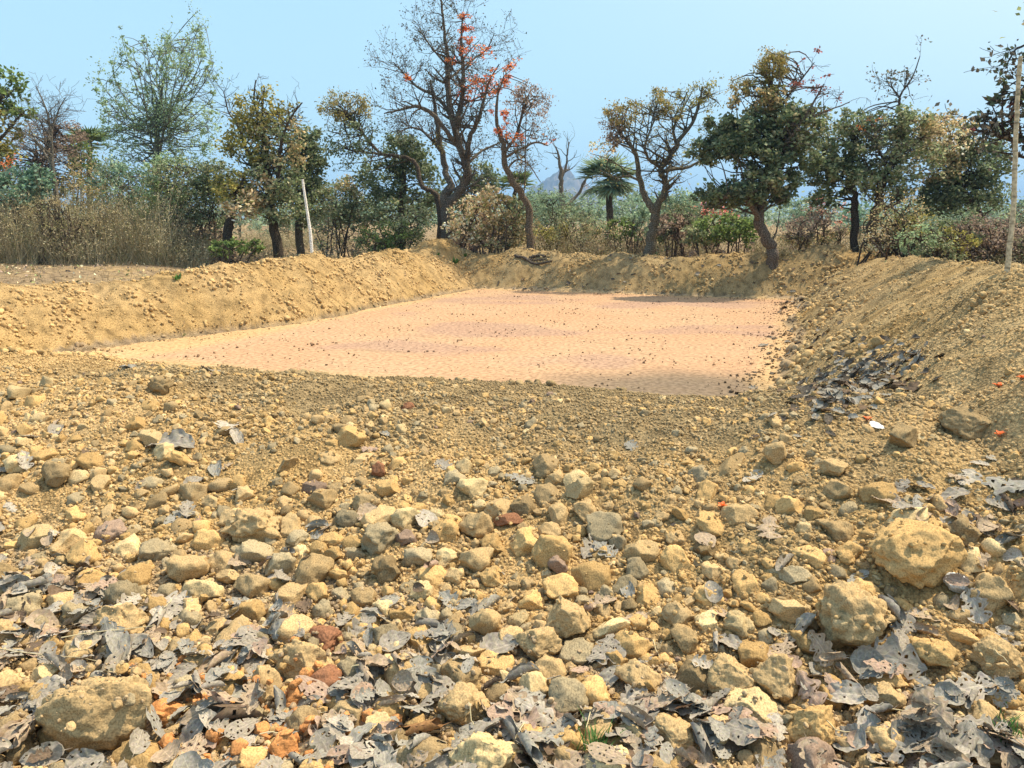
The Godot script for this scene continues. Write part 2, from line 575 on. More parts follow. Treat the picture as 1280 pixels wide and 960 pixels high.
func make_clods() -> void:
	top.resize(HW * HN)
	for j in HN:
		for k in HW:
			top[j * HW + k] = ground(HX0 + k * HS, HD0 + j * HS)
	for l in 5:
		spheres.append(ico(l))
	var shapes := ["blocky", "rounded", "flat", "craggy", "long"]
	var stock := {}
	for s in shapes.size():
		for k in 5:
			stock[shapes[s] + str(k)] = clod_mesh(3, shapes[s], s * 10 + k)
	# --- the ones that can be named: [x, y, width, height in the picture, tone, shape, label, short name as a landmark]
	var named := [
		[125, 890, 124, 108, "tan", "long", "large smooth tan boulder lying among grey leaves", "large smooth tan boulder"],
		[1063, 768, 92, 86, "tan", "craggy", "big cracked round boulder at the foot of the near bank", "big cracked boulder"],
		[1143, 680, 96, 66, "ochre", "blocky", "big wedge-shaped ochre boulder half sunk in the bank", "wedge-shaped boulder"],
		[712, 768, 60, 58, "tan", "rounded", "round tan clod as big as a melon, middle of the rubble", "melon-sized round clod"],
		[968, 845, 56, 56, "tan", "blocky", "square-faced tan clod next to a three-cornered one", "square-faced clod"],
		[915, 845, 54, 50, "tan", "blocky", "three-cornered tan clod beside the square-faced clod", ""],
		[1015, 903, 62, 58, "ochre", "blocky", "chunky ochre clod in leaves below the square-faced clod", "chunky ochre clod"],
		[942, 884, 78, 42, "pale", "flat", "long flat pale clod under the three-cornered clod", ""],
		[840, 915, 58, 44, "tan", "rounded", "smooth egg-shaped stone in leaves near the grass tuft", "egg-shaped stone"],
		[610, 946, 82, 66, "pale", "craggy", "bright yellow crumbly clod at the front edge of the leaves", "bright yellow clod"],
		[317, 652, 62, 46, "tan", "craggy", "broad tan boulder with a slanted top on the left slope", "slant-topped boulder"],
		[382, 822, 68, 56, "tan", "craggy", "knobbly tan clod next to rust-red stones", "knobbly tan clod"],
		[332, 855, 40, 54, "tan", "blocky", "upright tan clod standing among small orange clods", ""],
		[1104, 871, 42, 42, "tan", "rounded", "smooth egg-sized tan stone on brown leaves", ""],
		[254, 738, 44, 32, "pale", "rounded", "smooth pale yellow pebble-like stone on the left slope", "pale yellow stone"],
		[155, 772, 62, 58, "tan", "craggy", "lumpy tan clod with a split front above a leaf heap", "lumpy split clod"],
		[235, 706, 46, 44, "tan", "rounded", "ball-like tan clod behind the pale yellow stone", ""],
		[578, 880, 58, 50, "tan", "blocky", "tan clod with a pointed top in the leaf litter", "pointed clod"],
		[595, 655, 36, 40, "tan", "blocky", "stump-like tan clod standing over a flat-topped one", ""],
		[598, 696, 42, 40, "tan", "rounded", "flat-topped tan clod beside a bright oval one", "flat-topped clod"],
		[560, 696, 34, 22, "pale", "rounded", "bright oval clod beside the flat-topped clod", ""],
		[690, 686, 46, 44, "ochre", "rounded", "round ochre clod above a mauve egg-shaped pebble", "round ochre clod"],
		[473, 670, 50, 38, "grey-brown", "craggy", "grey-brown clod with a sharp rim beside a red-brown block", "sharp-rimmed clod"],
		[508, 645, 34, 30, "pale", "rounded", "pale lumpy clod above the sharp-rimmed clod", ""],
		[756, 657, 46, 38, "grey-brown", "blocky", "grey-brown block-shaped clod high on the slope", "block-shaped clod"],
		[622, 634, 36, 24, "tan", "rounded", "oval tan clod resting over a red-brown shard", ""],
		[1210, 524, 60, 40, "brown", "rounded", "dark brown mound-like clod on the crest by an orange flower", "dark mound-like clod"],
		[1128, 544, 40, 30, "brown", "blocky", "brown flat-topped clod beside a white scrap on the crest", "crest block clod"],
		[1043, 583, 32, 26, "tan", "rounded", "lone round tan clod below the crest", "lone crest clod"],
		[970, 563, 32, 28, "tan", "rounded", "lone squat tan clod on smooth soil of the crest", ""],
		[607, 776, 38, 46, "tan", "blocky", "upright block of tan soil above a leaf drift", "upright tan block"],
		[672, 803, 52, 42, "tan", "blocky", "tan clod with a cleft, below the melon-sized round clod", ""],
		[665, 858, 40, 38, "pale", "blocky", "cube-like pale clod ringed by grey leaves", "cube-like pale clod"],
		[708, 868, 50, 44, "grey-brown", "rounded", "dull grey-brown clod next to the cube-like pale clod", ""],
		[1232, 736, 46, 46, "tan", "craggy", "tan clod near the white pebble", ""],
		[1252, 822, 60, 46, "tan", "blocky", "tan clod at the edge of the leaf litter below the white pebble", "edge tan clod"],
		[1165, 815, 48, 40, "ochre", "craggy", "ochre clod between the big cracked boulder and grey leaves", ""],
		[790, 802, 42, 36, "ochre", "rounded", "round ochre clod with leaves stuck to its side", "leaf-stuck clod"],
		[800, 845, 50, 34, "tan", "craggy", "crumbly tan clod under pale grey leaves", ""],
		[105, 690, 40, 34, "ochre", "rounded", "ochre clod on the far left slope", "far left slope clod"],
		[200, 478, 26, 26, "brown", "craggy", "dark brown clod near the crest on the left", "dark crest clod"],
		[70, 590, 34, 32, "brown", "rounded", "dark rounded clod alone on the yellow left slope", "dark rounded clod"],
		[440, 545, 34, 28, "ochre", "rounded", "ochre clod high up in the middle of the slope", "high middle clod"],
		[210, 889, 42, 36, "orange", "blocky", "orange clod touching the large smooth tan boulder", ""],
		[372, 866, 34, 28, "orange", "blocky", "orange clod in front of the knobbly tan clod", ""],
		[352, 932, 36, 36, "orange", "blocky", "pale orange block of clay at the front edge", "orange clay block"],
		[470, 905, 36, 30, "pale", "blocky", "yellow clod near the front among grey leaves", "front yellow clod"],
		[407, 797, 52, 26, "rust-red", "flat", "slab of red-brown stone lying slanted behind the knobbly tan clod", "red-brown slab"],
		[404, 848, 40, 28, "rust-red", "blocky", "angular rust-red stone against the knobbly tan clod", ""],
		[507, 670, 24, 24, "mauve", "blocky", "dark red-brown block with a square face on the slope", ""],
		[472, 586, 20, 20, "rust-red", "blocky", "small red-brown tile-like stone high on the slope", "tile-like stone"],
		[697, 706, 22, 26, "mauve", "rounded", "mauve egg-shaped pebble below the round ochre clod", ""],
		[636, 649, 34, 14, "rust-red", "long", "thin red-brown shard lying under the oval tan clod", ""],
		[509, 507, 17, 12, "rust-red", "flat", "dark brown chip lying on the damp crest", "dark crest chip"],
		[1194, 728, 27, 30, "white", "rounded", "smooth white pebble beside grey leaves", "white pebble"],
	]
	var grp := "soil clods on the near bank"
	for e in named:
		if e[7]: landmarks.append([Vector2(e[0], e[1]), e[7]])
	var seed_ := 200
	for e in named:
		var p := hit(e[0], e[1] + 0.32 * e[3])
		var dist := (p - EYE).dot(Vector3.FORWARD.rotated(Vector3.RIGHT, PITCH))
		var wide: float = e[2] * dist / F / 2.0
		var shape: String = e[5]
		seed_ += 1
		var sx: float = {"blocky": 0.86, "rounded": 0.90, "flat": 0.9, "craggy": 0.88, "long": 1.1}[shape]
		var sy: float = {"blocky": 0.76, "rounded": 0.75, "flat": 0.42, "craggy": 0.74, "long": 0.6}[shape]
		var tall: float = e[3] * dist / F / 2.0
		var o := obj("stone" if e[4] in ["rust-red", "white", "mauve"] else "soil_clod", clod_mesh(4 if e[2] > 50 else 3, shape, seed_), M["clod " + e[4]])
		o.transform = Transform3D(Basis.from_euler(Vector3(0.25, 0, 0.32 if seed_ == 201 else rng.randf_range(-0.2, 0.2))) * Basis.from_scale(Vector3(wide / sx, tall / sy, wide / sx)), p + Vector3(0, (0.8 if e[2] > 100 else 0.5) * tall, 0))
		tag(o, e[6], "stone" if e[4] in ["rust-red", "white", "mauve"] else "clod", "" if e[4] in ["rust-red", "white", "mauve"] else grp)
		remember(p.x, -p.z, wide)
		stamp(o.position, wide, tall)
		if e[2] > 30: bare.append(Vector3(p.x, -p.z, wide * 1.15))
	# --- the rest, thrown largest first: [tries, smallest, largest radius, how close they may lie]
	var thrown := []                   # [seen size, Transform3D, tone, shape key, radius]
	for round_ in [[2250, 0.054, 0.088, 0.80], [4300, 0.034, 0.052, 0.78], [14500, 0.02, 0.034, 0.72], [50000, 0.009, 0.02, 0.66]]:
		for k in round_[0]:
			var d := 1.75 + 4.6 * pow(rng.randf(), 1.25)
			var x := rng.randf_range(-1, 1) * (0.74 * d + 0.8)
			var r := rng.randf_range(round_[1], round_[2])
			var u := 0.930 * x - 0.366 * d
			var v := 0.366 * x + 0.930 * d
			var patch := nz.get_noise_2d(x * 3.0 + 31.0, d * 3.0)
			# large ones have rolled to the foot; the crest is finer; the right of the crest is smooth
			var want := 1.0 - smoothstep(3.3, 4.3, v + patch * 0.8 + 8.0 * (r - 0.045))
			if r < 0.034: want = 1.0 - 0.76 * smoothstep(3.6, 4.8, v + patch * 1.6)
			if r < 0.02: want = 1.0 - 0.7 * smoothstep(3.8, 5.2, v + patch * 1.4)
			want *= 1.0 - 0.65 * smoothstep(-0.6, 0.5, u) * smoothstep(3.2, 3.9, v)
			if r < 0.052: want *= smoothstep(-0.45, -0.05, nz.get_noise_2d(x * 5.0 - 11.0, d * 5.0) + 0.12 * (3.6 - v))
			if r > 0.034: want *= 1.0 - 0.6 * smoothstep(-1.9, -3.6, u) * smoothstep(2.7, 3.5, v)
			if v > 7.3 or rng.randf() > want or crowded(x, d, r, round_[3]): continue
			if r < 0.03 and top_at(x, d) - ground(x, d) > 0.06 and rng.randf() < 0.85: continue
			remember(x, d, r)
			var low := minf(top_at(x, d), minf(minf(top_at(x + r * 0.5, d), top_at(x - r * 0.5, d)), minf(top_at(x, d + r * 0.5), top_at(x, d - r * 0.5))))
			var p := Vector3(x, low + r * rng.randf_range(-0.12, 0.42), -d)
			stamp(p, r * 0.85, r * 0.7)
			var shape: String = shapes[[0, 0, 0, 1, 1, 1, 2, 3, 3, 3, 4][rng.randi() % 11]]
			var bas := turned(r * 1.12, 0.7)
			thrown.append([r / (p - EYE).length() * (1.0 if absf(seen_at(p).x - 640.0) < 660.0 and seen_at(p).y < 985.0 else 0.0), Transform3D(bas, p), rand_tone(), shape + str(rng.randi() % 5), r])
	# small orange clods round the clay block
	for k in 150:
		var p := hit(320 + rng.randfn() * 70, 895 + rng.randfn() * 38)
		var r := 0.009 + 0.028 * rng.randf() * rng.randf()
		thrown.append([r / (p - EYE).length(), Transform3D(turned(r, 0.8), p + Vector3(0, r * 0.4 + maxf(0.0, top_at(p.x, -p.z) - p.y), 0)), "orange", shapes[rng.randi() % 4] + str(rng.randi() % 5), r])
	thrown.sort_custom(func(a, b): return a[0] > b[0])
	var list := []
	var left: Array = []
	var n_own := 0
	for e in thrown:
		if n_own < 235 and e[0] > 0.0:
			n_own += 1
			var o := obj("soil_clod", stock[e[3]], M["clod " + e[2] + ["", "1", "2"][rng.randi() % 3]])
			o.transform = e[1]
			tag(o, "", "clod", grp)
			list.append([o, e[1].origin, "%s %s" % [e[2], e[3].left(-1)]])
		else:
			left.append(e)
	add_labels(list, "clod")
	# the smaller ones as one mass
	var mass := Node3D.new()
	mass.name = "small_clods"
	add_child(mass)
	tag(mass, "loose small clods filling the gaps of the near bank", "", "", "stuff")
	var tint := {"ochre": Color(0.63, 0.41, 0.17), "tan": Color(0.58, 0.40, 0.195), "pale": Color(0.70, 0.52, 0.27), "brown": Color(0.40, 0.285, 0.145), "grey-brown": Color(0.43, 0.34, 0.20), "orange": Color(0.72, 0.33, 0.12), "mauve": Color(0.36, 0.25, 0.175)}
	var by := {}
	for k in 6:
		by[k] = []
	for e in left:
		by[rng.randi() % 6].append([e[1], tint[e[2]] * rng.randf_range(0.65, 1.08)])
	for k in 6:
		heap(mass, "clod_layer", clod_mesh(2, shapes[k % 4], 400 + k), M.grit, by[k])
	# crumbs: fine on the near bank, coarser where it is far
	var crumbs := Node3D.new()
	crumbs.name = "soil_crumbs"
	add_child(crumbs)
	tag(crumbs, "fine crumbs of soil scattered over banks and basin", "", "", "stuff")
	var rows := [[], [], []]
	for k in 150000:
		var d := 1.7 + 5.8 * pow(rng.randf(), 1.3)
		var x := rng.randf_range(-1, 1) * (0.74 * d + 0.8)
		if 0.366 * x + 0.930 * d > 7.4: continue
		var r := 0.003 + 0.011 * pow(rng.randf(), 2.4)
		var y := top_at(x, d)
		if y - ground(x, d) > 0.02 and rng.randf() < 0.93: continue
		var c := soil(x, d, y)
		rows[k % 3].append([Transform3D(turned(r, 3.0), Vector3(x, y + r * 0.3, -d)), c * rng.randf_range(0.8, 1.25)])
	for k in 105000:
		var u := rng.randf_range(-11.5, 3.2)
		var v := rng.randf_range(4.5, 21.0)
		var x := 0.930 * u + 0.366 * v
		var d := -0.366 * u + 0.930 * v
		if absf(x) > 0.72 * d + 1.0 or d < 4.5: continue
		var y := ground(x, d)
		var where := side_of
		if where == 1 and d < 7.0: continue
		var r := (0.006 + 0.034 * pow(rng.randf(), 4.0)) * clampf(0.85 + 1.5 * nz.get_noise_2d(x * 4.0 + 77.0, d * 4.0), 0.35, 1.8)
		if where == 5:
			var rim := minf(minf(v - 6.9, 19.1 - v), minf(-0.35 - u, u + 9.3))
			if rng.randf() > (0.22 if nz.get_noise_2d(x * 2.5, d * 5.0) > 0.0 else 0.06) + 0.8 * (1.0 - smoothstep(0.0, 0.9, rim)): continue
			r *= 0.42
		if where == 0 and rng.randf() > 0.4: continue
		# clods rolled down to the foot of the right bank
		var foot := u > -0.9 and u < 0.7 and v > 7.5
		if where == 3 and u > 0.5: r *= 0.6
		if foot: r *= 1.35
		elif where == 2 and u > -9.0: r *= 1.3
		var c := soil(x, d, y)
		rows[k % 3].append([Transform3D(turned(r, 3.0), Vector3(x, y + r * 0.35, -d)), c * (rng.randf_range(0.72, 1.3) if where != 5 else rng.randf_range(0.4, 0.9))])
	for k in 3:
		heap(crumbs, "crumb_layer", clod_mesh(1, ["blocky", "craggy", "rounded"][k], 500 + k), M.grit, rows[k])

# ------------------------------------------------------------------ dry leaves
func leaf_mesh(kind: int, seed_: int) -> ArrayMesh:
	# kind 0 lobed and torn, 1 round and whole, 2 rolled up, 3 long with holes
	var r := RandomNumberGenerator.new()
	r.seed = 4000 + seed_
	var g := Geo.new()
	var nt := 20
	var ns := 10
	var off := Vector3(r.randf_range(-50, 50), r.randf_range(-50, 50), 0)
	var wide: float = [0.34, 0.40, 0.36, 0.24][kind] * r.randf_range(0.85, 1.15)
	var curl: float = [r.randf_range(-0.9, 1.3), r.randf_range(-0.7, 1.1), r.randf_range(1.6, 3.6), r.randf_range(-0.6, 1.0)][kind]
	var bend := r.randf_range(-0.6, 0.6)
	var lobes := r.randf_range(2.4, 3.6)
	var crumple := r.randf_range(0.1, 0.6)
	for a in nt + 1:
		var t := float(a) / nt
		for b in ns + 1:
			var s := 2.0 * b / ns - 1.0
			var w := wide * pow(maxf(sin(PI * pow(t, 0.75)), 0.0), 0.7) + 0.012
			if kind == 0:
				w *= 1.0 - 0.52 * pow(0.5 + 0.5 * cos(TAU * (t * lobes + (0.2 if s > 0.0 else 0.0))), 2.0) * smoothstep(0.1, 0.3, t)
			w *= 1.0 + (0.2 if kind == 0 else 0.10) * nf.get_noise_2d(off.x + t * 14.0, off.y + (20.0 if s > 0.0 else 0.0))
			var arc := s * w * curl / wide
			var x := s * w if absf(curl) < 0.05 else sin(arc) * wide / curl
			var y := 0.0 if absf(curl) < 0.05 else (1.0 - cos(arc)) * wide / curl
			y += 0.09 * crumple * nz.get_noise_2d(off.x + s * w * 22.0, off.y + t * 16.0) + 0.03 * crumple * nf.get_noise_2d(off.x + s * w * 26.0, t * 22.0)
			y += 0.014 * absf(s) * sin(t * 17.0) * (1.0 if kind != 2 else 0.0)
			var z := t - 0.5
			var ang := bend * z
			g.v.append(Vector3(x, y * cos(ang) + bend * z * z * 0.5, z * (1.0 - 0.06 * bend * bend) - y * sin(ang)))
			g.t.append(Vector2(0.5 + 0.5 * s, t))
	var holes: float = [0.30, 0.5, 0.5, 0.36][kind] + r.randf_range(-0.05, 0.12)
	for a in nt:
		for b in ns:
			if absi(2 * b + 1 - ns) > 1 and nf.get_noise_2d(off.x * 3.0 + b * 2.6, off.y * 3.0 + a * 2.4) > holes: continue
			var q := a * (ns + 1) + b
			g.i.append_array([q, q + 1, q + ns + 1, q + 1, q + ns + 2, q + ns + 1])
	# stalk
	var st := g.v.size()
	for e in [Vector3(-0.008, 0.0, -0.48), Vector3(0.008, 0.0, -0.48), Vector3(0.0, 0.03 + bend * 0.16, -0.70)]:
		g.v.append(e); g.t.append(Vector2(0.5, 0.1))
	g.i.append_array([st, st + 1, st + 2])
	g.n.resize(g.v.size())
	for k in range(0, g.i.size(), 3):
		var fn := (g.v[g.i[k + 2]] - g.v[g.i[k]]).cross(g.v[g.i[k + 1]] - g.v[g.i[k]])
		for e in 3: g.n[g.i[k + e]] += fn
	for k in g.n.size():
		g.n[k] = g.n[k].normalized() if g.n[k].length() > 1e-9 else Vector3.UP
	return g.mesh()

func lay(x: float, d: float, size: float, steep: float) -> Transform3D:
	# rests on whatever lies there: plane through the surface round the point, then a tilt of its own
	var e := size * 0.36
	var hc := top_at(x, d)
	var a := top_at(x - e, d); var b := top_at(x + e, d); var c := top_at(x, d - e); var f := top_at(x, d + e)
	var up := Vector3(-(b - a) / (2.0 * e), 1.0, (f - c) / (2.0 * e)).normalized()
	up = (up + Vector3(rng.randf_range(-1, 1), 0, rng.randf_range(-1, 1)) * steep).normalized()
	var fwd := Vector3(rng.randf_range(-1, 1), 0.0, rng.randf_range(-1, 1)).normalized()
	fwd = (fwd - up * fwd.dot(up)).normalized()
	var y := maxf(hc, (a + b + c + f) * 0.25) + 0.003 + rng.randf() * 0.010
	return Transform3D(Basis(up.cross(fwd), up, fwd) * Basis.from_scale(Vector3.ONE * size), Vector3(x, y, -d))

func make_leaves() -> void:
	var kinds := ["lobed", "broad", "rolled", "narrow"]
	var stock := []
	for k in 4:
		var row := []
		for e in 7:
			row.append(leaf_mesh(k, k * 20 + e))
		stock.append(row)
	var tones := ["grey", "grey", "grey", "grey", "blue-grey", "blue-grey", "blue-grey", "pale grey", "pale grey", "tan", "tan", "pinkish tan", "dark brown", "tan"]
	var laid := []
	# leaves one can name
	var named := [[215, 560, 62, 3, "grey", "big smooth grey leaf standing among clods on the left slope"], [284, 537, 34, 0, "pale grey", "pale grey leaf caught beside clods high on the left slope"], [164, 461, 26, 3, "blue-grey", "narrow blue-grey leaf lying on the bare crest"], [262, 466, 24, 1, "blue-grey", "small blue-grey leaf leaning on a clod at the crest"], [1205, 866, 52, 0, "pale grey", "cream hand-shaped leaf lit up on the litter"], [1115, 838, 58, 0, "grey", "grey oak-like leaf behind the smooth egg-sized stone"], [755, 692, 34, 0, "blue-grey", "blue-grey leaf full of holes lying on the slope"], [650, 604, 34, 0, "blue-grey", "forked blue-grey leaf high on the slope"], [962, 665, 40, 0, "tan", "crumpled tan leaf lying alone on the fine soil"], [882, 688, 28, 1, "tan", "upright tan leaf stuck in the fine soil"], [1240, 600, 60, 0, "blue-grey", "large ragged grey leaf at the top of the leaf drift"], [626, 815, 46, 1, "grey", "smooth oval grey leaf in front of the upright tan block"], [640, 908, 60, 1, "pinkish tan", "broad pinkish leaf near the bright yellow clod"], [520, 925, 54, 2, "rust-brown", "glossy rust-brown rolled leaf in the pale litter"], [298, 910, 60, 2, "dark brown", "long brown rolled pod-like leaf among orange clods"], [940, 600, 30, 3, "pale grey", "curled pale leaf on the smooth right slope"], [790, 560, 20, 0, "blue-grey", "small blue-grey leaf scrap on the high slope"], [893, 890, 56, 1, "pinkish tan", "broad dull pink leaf right of the egg-shaped stone"]]
	for e in named:
		var p := hit(e[0], e[1])
		var size: float = e[2] * (p - EYE).length() / F * 1.15
		var tr := lay(p.x, -p.z, size, 0.25)
		var o := obj("dry_leaf", stock[e[3]][rng.randi() % 7], M["leaf " + e[4]])
		o.transform = tr
		tag(o, e[5], "leaf", "dry leaves on the near bank")
	for k in 6300:
		var d := 1.7 + 3.3 * pow(rng.randf(), 1.15)
		var x := rng.randf_range(-1, 1) * (0.73 * d + 0.8)
		var patch := nz.get_noise_2d(x * 4.5 - 60.0, d * 4.5)
		var v := 0.366 * x + 0.930 * d
		var u := 0.930 * x - 0.366 * d
		var want := 0.60 * (1.0 - smoothstep(2.1, 2.85, v - 0.6 * patch - 0.05 * u)) + 0.10 * (1.0 - smoothstep(2.6, 3.6, v)) * smoothstep(0.0, 0.35, patch + 0.1) + 0.012 * (1.0 - smoothstep(3.8, 4.4, v))
		want += 0.40 * smoothstep(0.46, 0.62, x / d + 0.05 * patch) * (1.0 - smoothstep(3.0, 3.5, d)) * smoothstep(2.3, 2.8, d)
		want += 0.22 * smoothstep(0.2, 0.5, x / d) * (1.0 - smoothstep(2.45, 2.95, d + 0.5 * patch))
		want += 0.20 * smoothstep(-0.35, -0.6, x / d) * (1.0 - smoothstep(2.7, 3.5, d)) * smoothstep(-0.1, 0.3, patch)
		if rng.randf() > want or bare.any(func(b): return Vector2(x - b.x, d - b.y).length() < b.z): continue
		var kind: int = [0, 0, 0, 1, 1, 2, 3, 3][rng.randi() % 8]
		var size := rng.randf_range(0.06, 0.145) * (1.1 if kind != 1 else 0.9)
		var tr := lay(x, d, size, 0.28)
		var q := tr.origin
		for e in 3:
			stamp(q - Vector3(0, 0.004, 0) + tr.basis.z * (0.25 * (e - 1)), size * 0.25, 0.006)
		var s := seen_at(q)
		var shown := size / (q - EYE).length() * (1.0 if absf(s.x - 640.0) < 655.0 and s.y < 980.0 else 0.0)
		var tone: String = tones[rng.randi() % tones.size()]
		laid.append([shown * (1.0 + 0.2 * rng.randf()) + 0.00005 * k * (1.0 if shown > 0.0 else 0.0) * 0.1, tr, tone, kind, rng.randi() % 7])
	laid.sort_custom(func(a, b): return a[0] > b[0])
	var list := []
	var rest := []
	for e in laid:
		if list.size() < 270 and e[0] > 0.01:
			var o := obj("dry_leaf", stock[e[3]][e[4]], M["leaf " + e[2]])
			o.transform = e[1]
			tag(o, "", "leaf", "dry leaves on the near bank")
			list.append([o, e[1].origin, "%s %s" % [e[2], kinds[e[3]]]])
		else:
			rest.append(e)
	add_labels(list, "leaf")
	# black and grey leaves blown together in the corner trough and along the right foot
	for k in 380:
		var px := 1070 + rng.randfn() * 42
		var py := 470 + rng.randfn() * 17 - (px - 1080) * 0.30
		if px > 1230: continue
		var p := hit(px, py)
		if p.z < -14.0: continue
		var tr := lay(p.x, -p.z, rng.randf_range(0.045, 0.10), 0.35)
		tr.origin.y += rng.randf() * 0.012
		rest.append([0.0, tr, ["charcoal", "grey", "blue-grey", "charcoal", "dark brown"][rng.randi() % 5], [0, 1, 3][rng.randi() % 3], rng.randi() % 7])
	for k in 260:
		var u := rng.randf_range(-0.7, 0.4)
		var v := rng.randf_range(8.0, 20.0)
		if k % 3 == 0:
			v = rng.randf_range(19.0, 20.6); u = rng.randf_range(-8.0, 0.5)
		var x := 0.930 * u + 0.366 * v
		var d := -0.366 * u + 0.930 * v
		rest.append([0.0, lay(x, d, rng.randf_range(0.07, 0.15), 0.5), ["charcoal", "grey", "dark brown"][rng.randi() % 3], rng.randi() % 4, rng.randi() % 7])
	var mass := Node3D.new()
	mass.name = "leaf_litter"
	add_child(mass)
	tag(mass, "drifts of smaller dry leaves between the clods and in the basin corner", "", "", "stuff")
	var tint := {"grey": Color(0.43, 0.385, 0.31), "blue-grey": Color(0.41, 0.39, 0.33), "pale grey": Color(0.58, 0.52, 0.42), "tan": Color(0.54, 0.42, 0.29), "pinkish tan": Color(0.55, 0.40, 0.295), "dark brown": Color(0.22, 0.16, 0.11), "charcoal": Color(0.15, 0.13, 0.105), "rust-brown": Color(0.42, 0.22, 0.095)}
	for k in 4:
		for j in 2:
			var rows := []
			for e in rest:
				if e[3] == k and e[4] % 2 == j: rows.append([e[1], tint[e[2]]])
			heap(mass, "leaf_layer", stock[k][j + 1], M.leaf_tinted, rows)

func make_small_things() -> void:
	# dry stalks
	var list := []
	var spots := [[60, 832, 130], [140, 822, 90], [268, 868, 24], [345, 942, 30], [395, 905, 26], [452, 862, 22], [820, 820, 30], [872, 700, 26], [590, 915, 30], [650, 935, 36], [735, 925, 30], [1130, 905, 40], [1240, 850, 36], [1180, 930, 40], [210, 770, 30], [240, 905, 20], [115, 850, 26], [700, 590, 18], [985, 800, 28], [1060, 935, 50]]
	for e in spots:
		var p := hit(e[0], e[1])
		var l: float = e[2] * (p - EYE).length() / F
		var a := rng.randf_range(-0.4, 0.4) + (PI / 2 if e[2] < 60 and rng.randf() < 0.4 else 0.0)
		var dir := Vector3(cos(a), 0, sin(a))
		var pts := PackedVector3Array(); var rad := PackedFloat32Array()
		for k in 6:
			var q := dir * l * (k / 5.0 - 0.5)
			pts.append(Vector3(q.x, maxf(top_at(p.x + q.x, -p.z - q.z), top_at(p.x, -p.z)) - p.y + 0.006 + 0.01 * rng.randf(), q.z))
			rad.append(0.0022 - 0.0002 * k)
		var g := Geo.new()
		g.tube(pts, rad, 5, Color(0.55, 0.46, 0.27))
		var o := obj("dry_stalk", g.mesh(), M.straw)
		o.position = p
		tag(o, "", "stalk", "dry grass stalks on the rubble")
		list.append([o, p, "pale thin"])
	add_labels(list, "dry stalk")
	# fallen flowers of the flame tree
	for e in [[1249, 547, "orange flower fallen below the dark mound-like clod"], [1247, 485, "orange flower lying on the crest above the dark mound-like clod"], [1277, 476, "orange flower at the very edge of the crest"], [1084, 527, "coral flower fallen beside the white scrap"], [903, 636, "faded pink petal lying on fine soil below the crest"]]:
		var p := hit(e[0], e[1])
		var o := thing("fallen_flower", e[2], "flower", p + Vector3(0, 0.012, 0), "fallen flowers on the near bank")
		for k in 5:
			var g := Geo.new()
			var a := TAU * k / 5.0 + rng.randf()
			var ax := Vector3(cos(a), rng.randf_range(0.2, 0.9), sin(a)).normalized() * 0.03
			g.leaf(Vector3.ZERO, ax, ax.cross(Vector3.UP).normalized() * 0.010, Vector3(0, 0.006, 0), Color(0.85, 0.20, 0.05))
			obj("petal", g.mesh(), M.petal, o)
		var cup := SphereMesh.new(); cup.radius = 0.009; cup.height = 0.016; cup.radial_segments = 10; cup.rings = 6
		obj("calyx", cup, M["clod rust-red"], o)
	var ps := hit(1096, 536)
	var sc := obj("white_scrap", leaf_mesh(1, 95), M["clod white"])
	sc.transform = Transform3D(Basis.from_euler(Vector3(0.3, 0.8, 0.2)).scaled(Vector3.ONE * 0.075), ps + Vector3(0, 0.02, 0))
	tag(sc, "crumpled white scrap lying beside a brown clod on the crest", "scrap")
	# green tufts between the leaves, seedlings on the left bank
	var green := [[745, 945, 34, 70, "tuft of fresh green grass in the litter beside the egg-shaped stone", "grass_tuft"], [1262, 925, 30, 40, "thin green grass tuft in the litter at the front", "grass_tuft"], [570, 331, 9, 40, "small green seedling on the face of the far left mound", "seedling"], [582, 322, 6, 25, "tiny green seedling near the top of the far left mound", "seedling"], [222, 352, 9, 24, "yellow-green sprig lying on the long left bank", "seedling"], [548, 320, 5, 14, "tiny sprig low on the left of the mound", "seedling"]]
	for e in green:
		var p := hit(e[0], e[1])
		var size: float = e[2] * (p - EYE).length() / F
		var o := thing(e[5], e[4], "grass" if e[5] == "grass_tuft" else "seedling", p)
		var g := Geo.new()
		for k in e[3]:
			var a := rng.randf() * TAU
			var tip := Vector3(cos(a) * 0.7, rng.randf_range(0.6, 1.2), sin(a) * 0.7) * size * rng.randf_range(0.5, 1.1)
			var from := Vector3(rng.randfn(), 0, rng.randfn()) * size * 0.3
			if e[5] == "grass_tuft":
				g.blade(from, from + tip, Vector3(0, size * 0.15, 0), Vector3(sin(a), 0, -cos(a)) * 0.0022, Color(0.05, 0.13, 0.03) * rng.randf_range(0.7, 1.8))
			else:
				g.leaf(tip * 0.3, tip * 0.6, tip.cross(Vector3.UP).normalized() * size * 0.14, Vector3(0, 0.003, 0), Color(0.07, 0.15, 0.03) * rng.randf_range(0.7, 1.6))
		var b := obj("blade" if e[5] == "grass_tuft" else "leaf_spray", g.mesh(), M.leafage, o)
		b.set_meta("kind", "stuff")

# ------------------------------------------------------------------ trees
class Plant:
	var node: Node3D
	var base: Vector3
	var d: float
	var wood := Geo.new()
	var fine := Geo.new()
	var leaves := Geo.new()
	var vine := Geo.new()
	var bloom := Geo.new()
	var samples: Array = []            # [point, direction, radius]
	var tips: Array = []               # [point, direction]
	var bark := Color(0.2, 0.15, 0.1)

